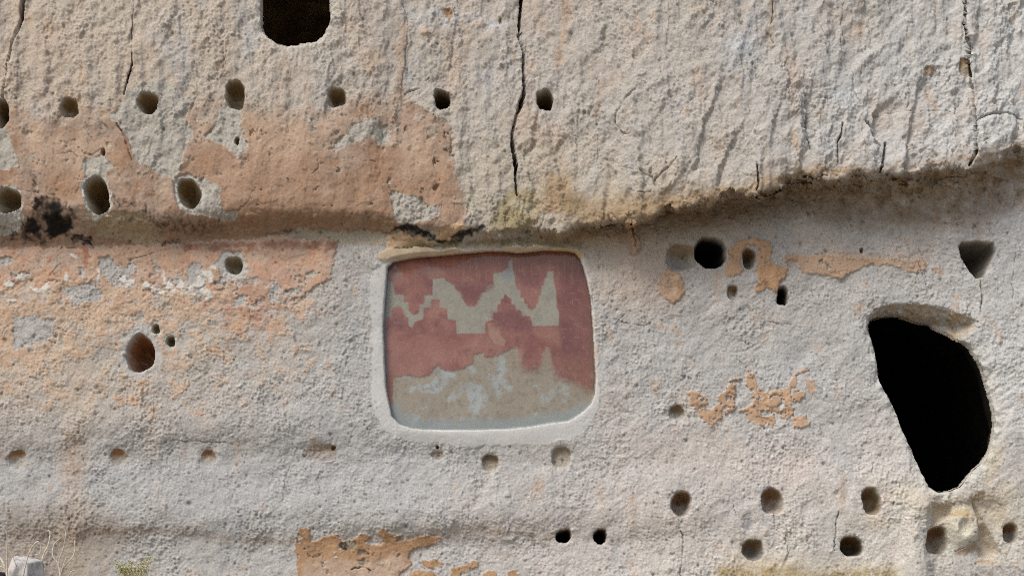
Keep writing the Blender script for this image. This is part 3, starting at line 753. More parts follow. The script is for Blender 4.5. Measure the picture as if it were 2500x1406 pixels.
# the two cave openings
DOOR = [(2123, 790), (2127, 776), (2145, 768), (2172, 765), (2205, 768), (2260, 784), (2318, 811), (2353, 828), (2378, 850), (2399, 890), (2418, 945), (2432, 1000), (2434, 1030), (2429, 1070),
        (2424, 1097), (2402, 1130), (2382, 1146), (2366, 1166), (2346, 1189), (2322, 1199), (2292, 1201), (2270, 1190), (2259, 1165), (2246, 1140), (2226, 1096), (2206, 1050), (2190, 1010), (2170, 966), (2148, 926),
        (2140, 880), (2132, 840), (2125, 812)]
WIN = [(636, -70), (650, -92), (690, -104), (740, -106), (785, -98), (803, -80), (806, -40), (807, 0), (809, 30), (805, 56), (793, 78), (772, 96), (740, 106), (702, 109), (672, 103), (652, 91), (640, 76), (634, 58),
       (634, 25), (634, 0)]
# arched roof of the doorway
w, d = sd_poly([(2118, 778), (2132, 752), (2165, 742), (2240, 738), (2300, 748), (2350, 762), (2390, 784), (2386, 806), (2366, 820), (2340, 840), (2130, 840)], 0.5, 30)
ramp = np.clip(-d / 46, 0, 1)
Bb[w] += 0.13 * ramp ** 1.1 * sst(0, 30, 2400 - U[w])
m = sst(2, -10, d) * (V[w] < 870)
C[w] = C[w] + (lin((176, 152, 120)) - C[w]) * (m * np.clip(0.45 + fbm(U[w], V[w], 26, 2, 0.6, 171), 0, 0.8))[..., None]
kk = new_part("arch_roof", "brownish curved roof of the doorway arch", "tuff_rock")
LAB[w] = np.where((d < -1) & (V[w] < 850), kk, LAB[w])
OPEN = []
for (poly, lb, nm) in ((DOOR, "tall leaning cave doorway with a black interior", "doorway_reveal"), (WIN, "squarish cave window at the upper edge", "window_reveal")):
    w, d = sd_poly(poly, 0.35, 40)
    roll = 0.024 * np.exp(-np.clip(d, 0, 90) / 12.0) * np.clip(1 + 1.4 * fbm(U[w], V[w], 30, 2, 0.6, 249), 0.2, 2)
    ins = np.clip(-d / 4.0, 0, 1)
    base = DEP[w].copy()
    DEP[w] = np.where(d > 0, base + roll, base + 0.024 + 0.035 * ins ** 0.8)
    KEEP[w] &= ~(d < -3.5)
    m = np.exp(-np.clip(d - 2, 0, 99) / 14.0) * (V[w] > 830 if poly is DOOR else 1)
    C[w] = C[w] + (lin((204, 199, 190)) - C[w]) * (m * 0.45)[..., None]
    m2 = sst(0, -6, d)
    C[w] = C[w] + (lin((150, 140, 126)) - C[w]) * m2[..., None]
    kk = new_part(nm, ("worn rock edge framing the " + lb), "tuff_rock")
    LAB[w] = np.where(d < 0, kk, LAB[w])
    PL[w] *= sst(0, 8, d)

# ------------------------------------------------------------------ the painted panel: mortar surround, recess, mural
OUTER = [(926, 642), (921, 614), (950, 606), (1000, 604), (1060, 604), (1180, 604), (1260, 596), (1320, 598), (1400, 602), (1428, 616), (1436, 650), (1447, 700), (1456, 770), (1462, 850), (1466, 940), (1468, 985), (1462, 1015), (1448, 1040),
         (1420, 1064), (1372, 1080), (1330, 1087), (1260, 1088), (1200, 1092), (1150, 1095), (1080, 1088), (1010, 1082), (960, 1070), (927, 1044), (908, 1000), (902, 950), (899, 850), (897, 750), (905, 668)]
INNER = [(945, 652), (960, 639), (1010, 629), (1060, 626), (1130, 618), (1200, 613), (1230, 613), (1262, 617), (1290, 615), (1325, 610), (1380, 612), (1404, 617), (1416, 630), (1425, 655), (1435, 690), (1443, 730), (1448, 790), (1451, 850),
         (1455, 920), (1453, 960), (1443, 986), (1420, 1008), (1388, 1027), (1340, 1033), (1300, 1040), (1240, 1047), (1160, 1049), (1080, 1050), (1010, 1047), (976, 1036), (957, 1016), (949, 980), (941, 940), (938, 880), (935, 800), (938, 740), (942, 700)]
w, do = sd_poly(OUTER, 0.35, 30)
wi, di_ = sd_poly(INNER, 0.10, 90)
di = np.full(SHAPE, 99, f32)
di[wi] = di_
di = di[w]
mo = 1 - sst(-2.5, 2.5, do + 5 + 6 * n3[w] + 9 * n2[w])
toplip = sst(642, 628, V[w] + 0.03 * (U[w] - 1180) * 0.8 + 2)
mc = lin((194, 190, 187)) * (1 + 0.07 * fbm(U[w], V[w], 50, 4, 0.65, 181) + 0.04 * fbm(U[w], V[w], 7, 2, 0.6, 182))[..., None]
mc = mixc(mc, np.clip(fbm(U[w], V[w], 80, 3, 0.6, 184) * 1.2 - 0.2, 0, 0.35), lin((180, 172, 160)))
mc = mixc(mc, toplip * 0.9, lin((182, 160, 132)) * (1 + 0.25 * fbm(U[w], V[w], 26, 3, 0.6, 185))[..., None])
mc = mixc(mc, sst(1300, 1400, U[w]) * sst(640, 615, V[w]) * 0.7, lin((184, 152, 100)))
mc = mixc(mc, sst(1440, 1456, U[w]) * sst(1000, 940, V[w]) * np.clip(0.3 + fbm(U[w], V[w], 60, 2, 0.5, 183), 0, 0.6), lin((190, 162, 128)))
C[w] = C[w] + (mc - C[w]) * mo[..., None]
PL[w] *= 1 - mo
# smooth mortar, rounded towards the pane
DEP[w] = DEP[w] * (1 - mo) + mo * (-0.002)
Gsm = np.ones(SHAPE, f32)
Gsm[w] = 1 - mo * 0.80
Bsm = np.zeros(SHAPE, f32)
lipm = toplip * mo * sst(2, 12, di)
DEP[w] -= lipm * 0.016
rim_in = np.exp(-np.clip(di, 0, 99) / 4.0) * 0.007
DEP[w] += np.where(di > 0, rim_in, 0) * mo
insd = sst(1.5, -1.5, di)
DEP[w] = DEP[w] * (1 - insd)
Bb[w] += insd * 0.055
k_mortar = new_part("mortar_surround", None, "lime_mortar")
k_mural = new_part("painted_plaster", None, "mural_paint")
LAB[w] = np.where((mo > 0.5) & (di > 0), k_mortar, LAB[w])
LAB[w] = np.where(di <= 0, k_mural, LAB[w])
Gsm[w] = np.where(di <= 0, 0.10, Gsm[w])

# --- the painting itself: red stepped pyramids on cream
w = win(925, 1465, 600, 1060, 0)
u_, v_ = U[w], V[w]
fx1, fx2 = fbm(u_, v_, 9, 2, 0.6, 191) * 0.9, fbm(u_, v_, 9, 2, 0.6, 192) * 0.9
MUR = np.broadcast_to(lin((150, 99, 89)), C[w].shape).copy()
big = fbm(u_, v_, 90, 3, 0.6, 193)
MUR = mixc(MUR, np.clip(big * 1.7, 0, 0.75), lin((168, 120, 106)))
MUR = mixc(MUR, np.clip(-big * 1.7, 0, 0.7), lin((130, 78, 72)))
MUR = mixc(MUR, np.clip(fbm(u_, v_, 34, 3, 0.6, 197) * 2.0 - 0.3, 0, 0.7), lin((120, 74, 76)))
MUR = mixc(MUR, sst(1345, 1385, u_) * 0.6, lin((120, 74, 66)))
MUR = mixc(MUR, sst(1425, 1452, u_ + 8 * n3[w]) * 0.55, lin((112, 92, 76)))
MUR = mixc(MUR, sst(690, 630, v_) * sst(1040, 1110, u_) * 0.6, lin((136, 90, 70)))
MUR = mixc(MUR, sst(0.25, 0.6, fbm(u_, v_, 10, 1, 0.5, 198, 0.5, 8)) * sst(740, 640, v_) * 0.35, lin((170, 128, 104)))


def mpoly(poly, rgb, strength=1.0, feather=1.4, warp=1.0):
    global MUR
    P = np.array(poly, f32)
    x, y = u_ + fx1 * warp, v_ + fx2 * warp
    d2 = np.full(x.shape, 1e9, f32)
    ins = np.zeros(x.shape, bool)
    n = len(P)
    for k in range(n):
        ax, ay = P[k]
        bx, by = P[(k + 1) % n]
        ex, ey = bx - ax, by - ay
        L = ex * ex + ey * ey + 1e-6
        t2 = np.clip(((x - ax) * ex + (y - ay) * ey) / L, 0, 1)
        d2 = np.minimum(d2, (x - ax - t2 * ex) ** 2 + (y - ay - t2 * ey) ** 2)
        ins ^= ((ay > y) != (by > y)) & (x < ex * (y - ay) / (ey if abs(ey) > 1e-6 else 1e-6) + ax)
    d = np.where(ins, -np.sqrt(d2), np.sqrt(d2))
    m = (1 - sst(-feather, feather, d)) * strength
    MUR = mixc(MUR, m.astype(f32), lin(rgb))
    return m


CREAM = [(930, 686), (943, 685), (960, 691), (961, 700), (964, 720), (986, 720), (986, 738), (997, 738), (998, 758), (1008, 769), (1017, 768), (1024, 763), (1025, 744), (1036, 742), (1037, 722), (1056, 721), (1057, 681), (1086, 680),
         (1088, 687), (1109, 697), (1113, 708), (1126, 717), (1129, 731), (1140, 748), (1160, 749), (1170, 731), (1175, 715), (1188, 713), (1189, 696), (1205, 694), (1204, 669), (1225, 665), (1255, 663), (1258, 690), (1261, 708),
         (1271, 710), (1270, 726), (1279, 728), (1280, 742), (1288, 743), (1288, 753), (1295, 754), (1297, 762), (1300, 755), (1308, 751), (1309, 745), (1315, 738), (1315, 724), (1321, 720), (1322, 700), (1328, 695), (1330, 681),
         (1336, 678), (1336, 664), (1351, 663), (1351, 684), (1357, 710), (1359, 749), (1365, 764), (1364, 795), (1307, 796), (1300, 796), (1295, 772), (1275, 773), (1272, 758), (1260, 758), (1258, 745), (1249, 742), (1248, 729),
         (1239, 725), (1237, 719), (1231, 720), (1229, 728), (1223, 730), (1222, 742), (1214, 744), (1214, 763), (1203, 764), (1202, 782), (1185, 785), (1184, 814), (1115, 815), (1113, 782), (1094, 780), (1091, 754), (1073, 751),
         (1074, 731), (1052, 731), (1052, 749), (1035, 751), (1033, 779), (1013, 786), (1006, 801), (998, 795), (997, 775), (988, 774), (987, 759), (981, 754), (980, 749), (973, 747), (963, 751), (956, 758), (955, 773), (945, 776), (930, 800)]
mcr = mpoly(CREAM, (160, 151, 137), 1.0, 1.6)
MUR = mixc(MUR, mcr * np.clip(fbm(u_, v_, 40, 4, 0.65, 201) * 1.6, 0, 0.65), lin((146, 138, 130)))
mpoly([(1222, 668), (1240, 655), (1243, 640), (1250, 632), (1252, 660), (1256, 680), (1240, 692), (1228, 686), (1220, 676)], (150, 148, 146), 0.9)
mpoly([(1030, 640), (1075, 655), (1085, 672), (1050, 680), (1020, 660)], (160, 128, 116), 0.35, 8, 3)
mpoly([(950, 672), (980, 662), (984, 672), (960, 682)], (160, 136, 122), 0.6, 5, 2)
mpoly([(1192, 790), (1215, 785), (1222, 820), (1236, 832), (1230, 846), (1205, 838), (1192, 815)], (172, 134, 116), 0.75, 3, 2)
mpoly([(1300, 800), (1370, 800), (1372, 850), (1345, 830), (1320, 830), (1300, 815)], (160, 116, 98), 0.5, 8, 4)
# purple-brown darker steps
for p in ([(1186, 690), (1205, 690), (1205, 706), (1188, 712)], [(1200, 760), (1270, 760), (1300, 795), (1290, 815), (1200, 800)], [(1365, 780), (1400, 790), (1410, 860), (1372, 880)], [(975, 760), (990, 775), (985, 800), (955, 790)],
          [(1262, 668), (1330, 668), (1320, 700), (1270, 700)], [(1110, 690), (1185, 700), (1165, 740), (1140, 740)]):
    mpoly(p, (114, 70, 71), 0.62, 10, 7)
LOWER = [(958, 990), (959, 960), (958, 920), (1001, 917), (1027, 921), (1048, 917), (1057, 905), (1069, 895), (1082, 904), (1103, 907), (1133, 899), (1154, 887), (1157, 865), (1181, 860), (1182, 873), (1214, 868), (1227, 861), (1252, 850), (1262, 852),
         (1268, 888), (1285, 905), (1311, 906), (1324, 892), (1334, 884), (1345, 896), (1362, 922), (1379, 934), (1395, 932), (1413, 940), (1434, 958), (1470, 945), (1470, 1070), (930, 1070), (930, 985)]
mpoly([(1318, 900), (1326, 860), (1334, 846), (1342, 852), (1350, 900)], (160, 142, 124), 0.75, 5, 4)
mpoly([(1262, 860), (1272, 855), (1276, 900), (1266, 900)], (160, 138, 122), 0.6, 5, 4)
wornm = sst(0.22, 0.42, fbm(u_, v_, 15, 3, 0.65, 203)) * (0.25 + 0.5 * sst(820, 900, v_))
MUR = mixc(MUR, wornm * 0.6 * (1 - mcr), lin((168, 132, 116)))
scr = sst(0.42, 0.6, fbm(u_, v_, 9, 2, 0.6, 204, 3.5, 0.45)) + sst(0.42, 0.6, fbm(u_, v_, 9, 2, 0.6, 206, 0.4, 3.5))
MUR = mixc(MUR, np.clip(scr, 0, 1) * 0.36, lin((178, 148, 132)))
MUR = MUR * (1 + 0.11 * fbm(u_, v_, 7, 2, 0.7, 208) + 0.12 * fbm(u_, v_, 26, 3, 0.6, 209))[..., None]
mpoly([(945, 840), (1060, 830), (1120, 850), (1080, 895), (960, 912)], (170, 122, 110), 0.5, 22, 10)
LEFT = LOWER[:19] + [(1264, 1070), (930, 1070), (930, 985)]
RIGHT = [(1258, 1070), (1258, 850)] + LOWER[19:30] + [(1470, 945), (1470, 1070)]
ml = mpoly(LEFT, (160, 146, 130), 1.0, 1.8, 4.5)
ml = np.maximum(ml, mpoly(RIGHT, (160, 146, 130), 1.0, 13, 9))
rubbed = sst(0.05, 0.35, fbm(u_, v_, 22, 4, 0.65, 212, 0.6, 1.8)) * sst(840, 930, v_ - 0.1 * (u_ - 1260)) * sst(1240, 1290, u_)
MUR = mixc(MUR, rubbed * 0.6 * (1 - ml), lin((160, 138, 120)))
lowm = (ml > 0.5)
pat = sst(0.02, 0.3, fbm(u_, v_, 52, 4, 0.62, 205) + 0.35 * np.exp(-(((u_ - 1120) / 110) ** 2 + ((v_ - 940) / 50) ** 2)) - 0.12)
MUR = mixc(MUR, ml * pat * 0.9, lin((172, 173, 172)))
MUR = mixc(MUR, ml * sst(0.1, 0.3, fbm(u_, v_, 18, 4, 0.65, 213)) * 0.45, lin((128, 112, 98)))
MUR = mixc(MUR, ml * np.clip(fbm(u_, v_, 70, 3, 0.6, 207) * 0.8, 0, 0.4), lin((140, 122, 106)))
MUR = MUR * (1 + ml * (0.10 * fbm(u_, v_, 9, 3, 0.7, 211)))[..., None]
# grey ground showing along the lower edge and the left rim
dd = np.full(SHAPE, 99, f32)
dd[wi] = di_
dd = dd[w]
MUR = mixc(MUR, sst(-34, -16, dd + 7 * n3[w]) * sst(960, 1010, v_) * 0.85, lin((150, 153, 152)))
MUR = mixc(MUR, sst(-9, -4, dd) * sst(1000, 960, u_) * 0.7, lin((120, 124, 126)))
mpoly([(942, 915), (958, 915), (958, 985), (944, 985)], (150, 92, 78), 0.85, 3, 2)
mpoly([(1360, 870), (1400, 860), (1445, 880), (1448, 945), (1420, 935), (1380, 925)], (150, 102, 86), 0.45, 12, 6)
C[w] = np.where((LAB[w] == k_mural)[..., None], MUR, C[w])
# broken edge of the paint layer is a real step
edge = np.zeros(SHAPE, f32)
edge[w] = (1 - ml) * (LAB[w] == k_mural)

# ------------------------------------------------------------------ cracks
CR = np.zeros(SHAPE, f32)


def crack(pts, depth=0.03, warp=0.5, dark=0.55, scale=1.0):
    P = np.array(pts, f32)
    w = win(P[:, 0].min(), P[:, 0].max(), P[:, 1].min(), P[:, 1].max(), 20)
    x = U[w] + W1[w] * warp * 0.7
    y = V[w] + W2[w] * warp * 0.7
    best = np.full(x.shape, 9.0, f32)
    for k in range(len(P) - 1):
        ax, ay, wa = P[k]
        bx, by, wb = P[k + 1]
        ex, ey = bx - ax, by - ay
        L = ex * ex + ey * ey + 1e-6
        tt = np.clip(((x - ax) * ex + (y - ay) * ey) / L, 0, 1)
        dist = np.sqrt((x - ax - tt * ex) ** 2 + (y - ay - tt * ey) ** 2)
        best = np.minimum(best, dist / ((wa + (wb - wa) * tt) * 0.5 * scale + 0.3))
    m = 1 - sst(0.5, 1.3, best)
    if depth < 0.05:
        m = m * (0.3 + 0.7 * sst(-0.3, 0.2, fbm(U[w], V[w], 30, 2, 0.6, 241)))
    CR[w] = np.maximum(CR[w], m * depth)
    C[w] *= (1 - m * dark)[..., None]


crack([(1273, -400, 4), (1274, -10, 5), (1268, 60, 5), (1266, 92, 5), (1279, 132, 5), (1277, 170, 4), (1280, 232, 7), (1272, 255, 11), (1262, 282, 6), (1250, 330, 5), (1254, 368, 8), (1259, 405, 9), (1258, 440, 4), (1262, 480, 3)], 0.22, 0.35)
crack([(62, -60, 6), (52, 50, 7), (36, 90, 4), (25, 122, 4), (15, 170, 4), (10, 212, 4), (5, 250, 5)], 0.12, 0.4)
crack([(2360, -60, 4), (2357, 60, 4.5), (2368, 120, 4.5), (2370, 200, 4), (2378, 280, 4.5), (2381, 330, 6), (2383, 372, 8), (2368, 402, 5)], 0.12, 0.5)
for c_ in ([(1967, 232, 2), (1967, 262, 3), (1974, 282, 3.5), (1974, 340, 3.5), (1982, 366, 2)], [(2163, 345, 2), (2161, 372, 5), (2158, 400, 5), (2148, 420, 3)], [(2057, 300, 2.5), (2056, 325, 4), (2050, 340, 3), (2048, 392, 2)], [(1848, 405, 2), (1851, 425, 3.5), (1852, 445, 4), (1848, 462, 3)],
           [(322, 130, 1.5), (322, 160, 3.5), (312, 200, 3), (303, 232, 1.5)], [(2116, 290, 1.5), (2122, 300, 3.5), (2135, 330, 4), (2152, 350, 2)], [(2384, 292, 2.5), (2412, 280, 2.5), (2450, 275, 2.5), (2500, 288, 2.5)]):
    crack(c_, 0.051, 0.6, 0.3)
for c_ in ([(1967, 232, 2.5), (1967, 262, 3), (1974, 282, 3.5), (1974, 340, 3.5), (1982, 366, 2.5)], [(2163, 345, 3), (2161, 372, 5), (2158, 400, 5), (2148, 420, 4)], [(2122, 292, 3), (2135, 330, 4), (2150, 350, 2)],
           [(2057, 300, 3.5), (2056, 325, 4), (2050, 340, 3), (2048, 392, 3)], [(1846, 400, 2.5), (1850, 420, 3.5), (1852, 440, 4), (1848, 462, 4)], [(1598, 440, 3.5), (1628, 412, 3), (1655, 388, 2.5)],
           [(1500, 305, 2.5), (1507, 270, 2.5), (1530, 240, 4), (1555, 212, 3)], [(1500, 300, 2), (1518, 322, 3), (1540, 330, 3)], [(988, 232, 4), (1004, 222, 3), (1030, 215, 4), (1048, 192, 3)],
           [(982, 10, 2.5), (996, 50, 2), (990, 150, 2), (978, 230, 2.5)], [(326, -10, 2), (323, 80, 2), (322, 160, 3), (305, 225, 2)], [(545, 100, 2), (543, 190, 2)], [(2384, 292, 2), (2412, 280, 2), (2450, 275, 2), (2500, 288, 2)],
           [(2384, 350, 2.5), (2420, 336, 2)], [(2130, 276, 2), (2230, 268, 2.5), (2330, 272, 2)], [(2394, 682, 3), (2398, 720, 2.5), (2394, 760, 2.5)], [(2236, 590, 1.8), (2256, 640, 2), (2264, 720, 2)], [(1887, 10, 2), (1884, 70, 3), (1888, 100, 2)],
           [(1662, 1296, 2), (1668, 1330, 3), (1662, 1410, 2.5)], [(2046, 1250, 2.5), (2042, 1300, 3), (2036, 1345, 2.5)], [(1524, 660, 1.8), (1512, 730, 2)], [(2240, 640, 1.5), (2262, 700, 2), (2264, 730, 1.5)], [(2478, 620, 2), (2470, 730, 2)],
           [(1565, 420, 2.5), (1590, 430, 3), (1600, 452, 3)], [(1520, 410, 2), (1560, 420, 2.5)], [(1690, 240, 1.6), (1650, 290, 1.6)], [(1810, 360, 1.8), (1760, 350, 2), (1740, 340, 1.6)], [(2060, 10, 2), (2052, 80, 2.4), (2055, 130, 2.4)], [(2080, 130, 1.8), (2085, 220, 2), (2110, 270, 2)],
           [(2105, 150, 1.8), (2102, 230, 1.8)], [(1845, 180, 2), (1850, 210, 2), (1872, 216, 2)], [(2445, 0, 1.8), (2440, 80, 1.8), (2446, 150, 1.8)], [(2180, 1232, 2.5), (2215, 1228, 2.5), (2240, 1220, 2)],
           [(1460, 195, 2), (1456, 300, 2), (1462, 380, 2)], [(440, 600, 1.5), (300, 640, 1.5)], [(145, 612, 1.8), (160, 605, 1.8), (196, 606, 1.6)], [(110, 690, 1.8), (135, 660, 1.8), (148, 640, 1.6)],
           [(990, 310, 2), (985, 345, 1.6), (978, 352, 1.4)], [(775, 390, 1.5), (778, 412, 2), (760, 428, 2)], [(946, 436, 2), (948, 455, 2), (956, 470, 1.6)], [(40, 465, 1.5), (150, 478, 1.5)], [(185, 472, 2), (195, 458, 2), (200, 440, 1.6)],
           [(140, 378, 2), (165, 372, 2.5), (182, 374, 2), (190, 385, 2)], [(205, 376, 2.5), (225, 380, 3), (245, 366, 3)], [(285, 300, 2.5), (302, 326, 3), (322, 395, 2.5)], [(1470, 405, 2), (1468, 440, 2)], [(1560, 475, 3), (1590, 470, 3)],
           [(1540, 540, 4), (1546, 580, 4), (1552, 600, 3)], [(1440, 556, 3), (1520, 545, 4)], [(1850, 468, 4), (1870, 478, 3), (1950, 452, 3)], [(1840, 490, 3), (1858, 466, 4)],
           [(1530, 760, 1.5), (1505, 790, 1.5)], [(1500, 780, 2), (1560, 795, 2.5), (1590, 790, 2)], [(1860, 780, 2), (1900, 790, 2.5), (1930, 792, 2)], [(420, 1075, 2), (480, 1078, 2.5), (560, 1082, 2)],
           [(860, 1390, 3), (880, 1384, 3.5), (905, 1392, 3)], [(1790, 1232, 2), (1800, 1260, 2)], [(2330, 1345, 2), (2380, 1325, 2)]):
    crack([(a_, b_, wd_ * (0.95 if wd_ > 2.4 else 0.7)) for (a_, b_, wd_) in c_], 0.020 if max(q_[2] for q_ in c_) > 2.9 else 0.009, 0.9, 0.28)
# hairlines scattered over rock and plaster
rng = random.Random(21)
for k in range(90):
    x, y = rng.uniform(0, 2500), rng.uniform(0, 520) if rng.random() < 0.6 else rng.uniform(560, 1400)
    if 890 < x < 1475 and 590 < y < 1100:
        continue
    a = rng.choice([rng.gauss(1.4, 0.35), rng.gauss(0.2, 0.5), rng.gauss(2.3, 0.4)])
    pts = []
    for q in range(rng.randint(2, 5)):
        pts.append((x, y, rng.uniform(1.0, 1.9)))
        s_ = rng.uniform(10, 34)
        x += math.cos(a) * s_
        y += math.sin(a) * s_
        a += rng.gauss(0, 0.5)
    crack(pts, 0.005, 1.3, 0.15)

# pocks and dark mineral specks
rs = np.random.RandomState(8)
PIT = np.zeros(SHAPE, f32)
NP = 8000
px, py = rs.uniform(-60, 2560, NP), rs.uniform(-40, 1420, NP)
pr = 1.2 + rs.gamma(1.4, 0.55, NP)
pk = rs.uniform(0, 1, NP)
for x, y, r, q in zip(px, py, pr, pk):
    if 925 < x < 1458 and 600 < y < 1090:
        continue
    w = win(x, x, y, y, r * 2 + 4)
    dd2 = ((U[w] - x) ** 2 + ((V[w] - y) * (0.8 + 0.4 * q)) ** 2) / (r * r)
    g = np.exp(-dd2)
    if q < 0.72:
        PIT[w] = np.maximum(PIT[w], g * r * 0.0022)
        C[w] *= (1 - g * 0.45)[..., None]
    else:      # pale pumice grain standing proud
        PIT[w] = np.minimum(PIT[w], -g * r * 0.0020)
        C[w] = np.minimum(C[w] * (1 + g * 0.25)[..., None], 0.75)

NP = 800
px, py = rs.uniform(-60, 2560, NP), rs.uniform(-40, 1420, NP)
pr = 2.0 + rs.gamma(1.5, 0.9, NP)
pk = rs.uniform(0, 1, NP)
for x, y, r, q in zip(px, py, pr, pk):
    if (915 < x < 1462 and 600 < y < 1090) or (PL[min(np.searchsorted(VA, y), NV - 1), np.searchsorted(UA, x)] > 0.6 and q < 0.8):
        continue
    w = win(x, x, y, y, r * 2 + 4)
    dd2 = ((U[w] + W1[w] * 0.5 - x) ** 2 + ((V[w] + W2[w] * 0.5 - y) * (0.7 + 0.5 * q)) ** 2) / (r * r)
    g = np.exp(-dd2 ** 1.6)
    if q < 0.62:
        PIT[w] -= g * r * 0.0017
        if q < 0.2:
            C[w] = C[w] + (lin((198, 170, 148)) - C[w]) * (g * 0.4)[..., None]
    else:
        PIT[w] += g * r * 0.0016

# ------------------------------------------------------------------ assemble the surface
rough = (1 - 0.62 * np.clip(PL, 0, 1) * sst(0.5, 0.9, PL)) * Gsm
rough *= 1 - 0.45 * sst(0.02, 0.08, np.clip(DEP, 0, 1)) * (LAB > 0)
rough *= np.where(U > 900, 1.0, 1 - 0.2 * sst(0.3, 0.7, PL))
upm = 1 - sst(-10, 14, V - v_lip)
fineG = (Gup * upm + Glo * (1 - upm)) * rough
fineG += under * (0.006 * fbm(U, V, 16, 3, 0.7, 221))
fineG -= np.clip(PL, 0, 1) * THICK * (0.75 + 0.5 * (n2 + 0.5))
fineG -= edge * 0.004
fineG -= np.clip(PL, 0, 1) * 0.0035 * sst(-0.03, 0.04, fbm(U, V, 48, 4, 0.6, 245)) * np.where(U > 1500, 1.7, 0.9)
pitm = np.where(np.isin(LAB, [k_mortar, k_mural]), 0.0, 1.0) * (0.35 + 0.65 * (1 - PL))
fineG += PIT * pitm
out_ = np.maximum(np.maximum(-130 - U, U - 2630), -70 - V)
inner = 1 - sst(0, 60, out_)
softG = fbm(U, V, 90, 3, 0.55, 261) * 0.016 * (1 - inner)
fineG = fineG * (0.4 + 0.6 * inner) + softG
fineG += CR

# fine albedo grain (mineral mix of the tuff)
grain = (0.15 * pn(U / 4.6, V / 4.6, 231) + 0.10 * fbm(U, V, 10, 2, 0.7, 233)) * (0.25 + 0.75 * rough) * inner
C *= np.clip(1 + grain, 0.6, 1.4)[..., None]
C = np.clip(C, 0.008, 0.8)

XW = (U - 1250) / S
ZW = -(V - 703) / S
kx = (D + Bb) / D
P0 = np.stack([XW * kx, Bb, ZC + (ZW - ZC) * kx], -1)
du = np.gradient(P0, axis=1)
dv = np.gradient(P0, axis=0)
N = np.cross(du, dv)
N /= np.linalg.norm(N, axis=-1, keepdims=True) + 1e-9
if N[NV // 2, NU // 2, 1] > 0:
    N = -N                                  # face the camera side (-y)
POS = P0 - N * fineG[..., None]
POS[..., 1] += DEP
POS = POS.astype(f32)

# ------------------------------------------------------------------ materials
def socket_in(bsdf, *names):
    for n in names:
        if n in bsdf.inputs:
            return bsdf.inputs[n]


def rock_mat(name, bump=0.4, scale=120.0, rough_=0.95, spec=0.15, vary=0.10):
    m = bpy.data.materials.new(name)
    m.use_nodes = True
    nt = m.node_tree
    b = nt.nodes["Principled BSDF"]
    at = nt.nodes.new("ShaderNodeAttribute")
    at.attribute_name = "Col"
    tc = nt.nodes.new("ShaderNodeNewGeometry")
    nz = nt.nodes.new("ShaderNodeTexNoise")
    nz.inputs["Scale"].default_value = scale
    nz.inputs["Detail"].default_value = 4
    nz.inputs["Roughness"].default_value = 0.7
    nt.links.new(tc.outputs["Position"], nz.inputs["Vector"])
    mr = nt.nodes.new("ShaderNodeMapRange")
    mr.inputs["From Min"].default_value = 0.25
    mr.inputs["From Max"].default_value = 0.75
    mr.inputs["To Min"].default_value = 1 - vary
    mr.inputs["To Max"].default_value = 1 + vary
    nt.links.new(nz.outputs["Fac"], mr.inputs["Value"])
    vm = nt.nodes.new("ShaderNodeVectorMath")
    vm.operation = 'SCALE'
    nt.links.new(at.outputs["Color"], vm.inputs[0])
    nt.links.new(mr.outputs["Result"], vm.inputs["Scale"])
    nt.links.new(vm.outputs[0], b.inputs["Base Color"])
    bp = nt.nodes.new("ShaderNodeBump")
    bp.inputs["Strength"].default_value = bump
    bp.inputs["Distance"].default_value = 0.004
    nt.links.new(nz.outputs["Fac"], bp.inputs["Height"])
    nt.links.new(bp.outputs[0], b.inputs["Normal"])
    b.inputs["Roughness"].default_value = rough_
    s_ = socket_in(b, "Specular IOR Level", "Specular")
    s_.default_value = spec
    return m


MATS = {"tuff_rock": rock_mat("tuff_rock", 0.55, 110, 0.96, 0.12, 0.12),
        "clay_plaster": rock_mat("clay_plaster", 0.3, 90, 0.93, 0.15, 0.10),
        "lime_mortar": rock_mat("lime_mortar", 0.15, 140, 0.9, 0.2, 0.05),
        "mural_paint": rock_mat("mural_paint", 0.12, 120, 0.9, 0.15, 0.08)}


def plain_mat(name, rgb, rough_=0.9, scale=30.0, vary=0.35, bump=0.3, rgb2=None):
    m = bpy.data.materials.new(name)
    m.use_nodes = True
    nt = m.node_tree
    b = nt.nodes["Principled BSDF"]
    g = nt.nodes.new("ShaderNodeNewGeometry")
    nz = nt.nodes.new("ShaderNodeTexNoise")
    nz.inputs["Scale"].default_value = scale
    nz.inputs["Detail"].default_value = 5
    nt.links.new(g.outputs["Position"], nz.inputs["Vector"])
    cr = nt.nodes.new("ShaderNodeValToRGB")
    a = np.array(rgb, float)
    c2 = np.array(rgb2, float) if rgb2 else a * (1 - vary)
    cr.color_ramp.elements[0].position = 0.35
    cr.color_ramp.elements[1].position = 0.65
    cr.color_ramp.elements[0].color = (*c2, 1)
    cr.color_ramp.elements[1].color = (*np.minimum(a * (1 + vary * 0.3), 0.8), 1)
    nt.links.new(nz.outputs["Fac"], cr.inputs[0])
    nt.links.new(cr.outputs[0], b.inputs["Base Color"])
    if bump:
        bp = nt.nodes.new("ShaderNodeBump")
        bp.inputs["Strength"].default_value = bump
        bp.inputs["Distance"].default_value = 0.01
        nt.links.new(nz.outputs["Fac"], bp.inputs["Height"])
        nt.links.new(bp.outputs[0], b.inputs["Normal"])
    b.inputs["Roughness"].default_value = rough_
    socket_in(b, "Specular IOR Level", "Specular").default_value = 0.2
    return m


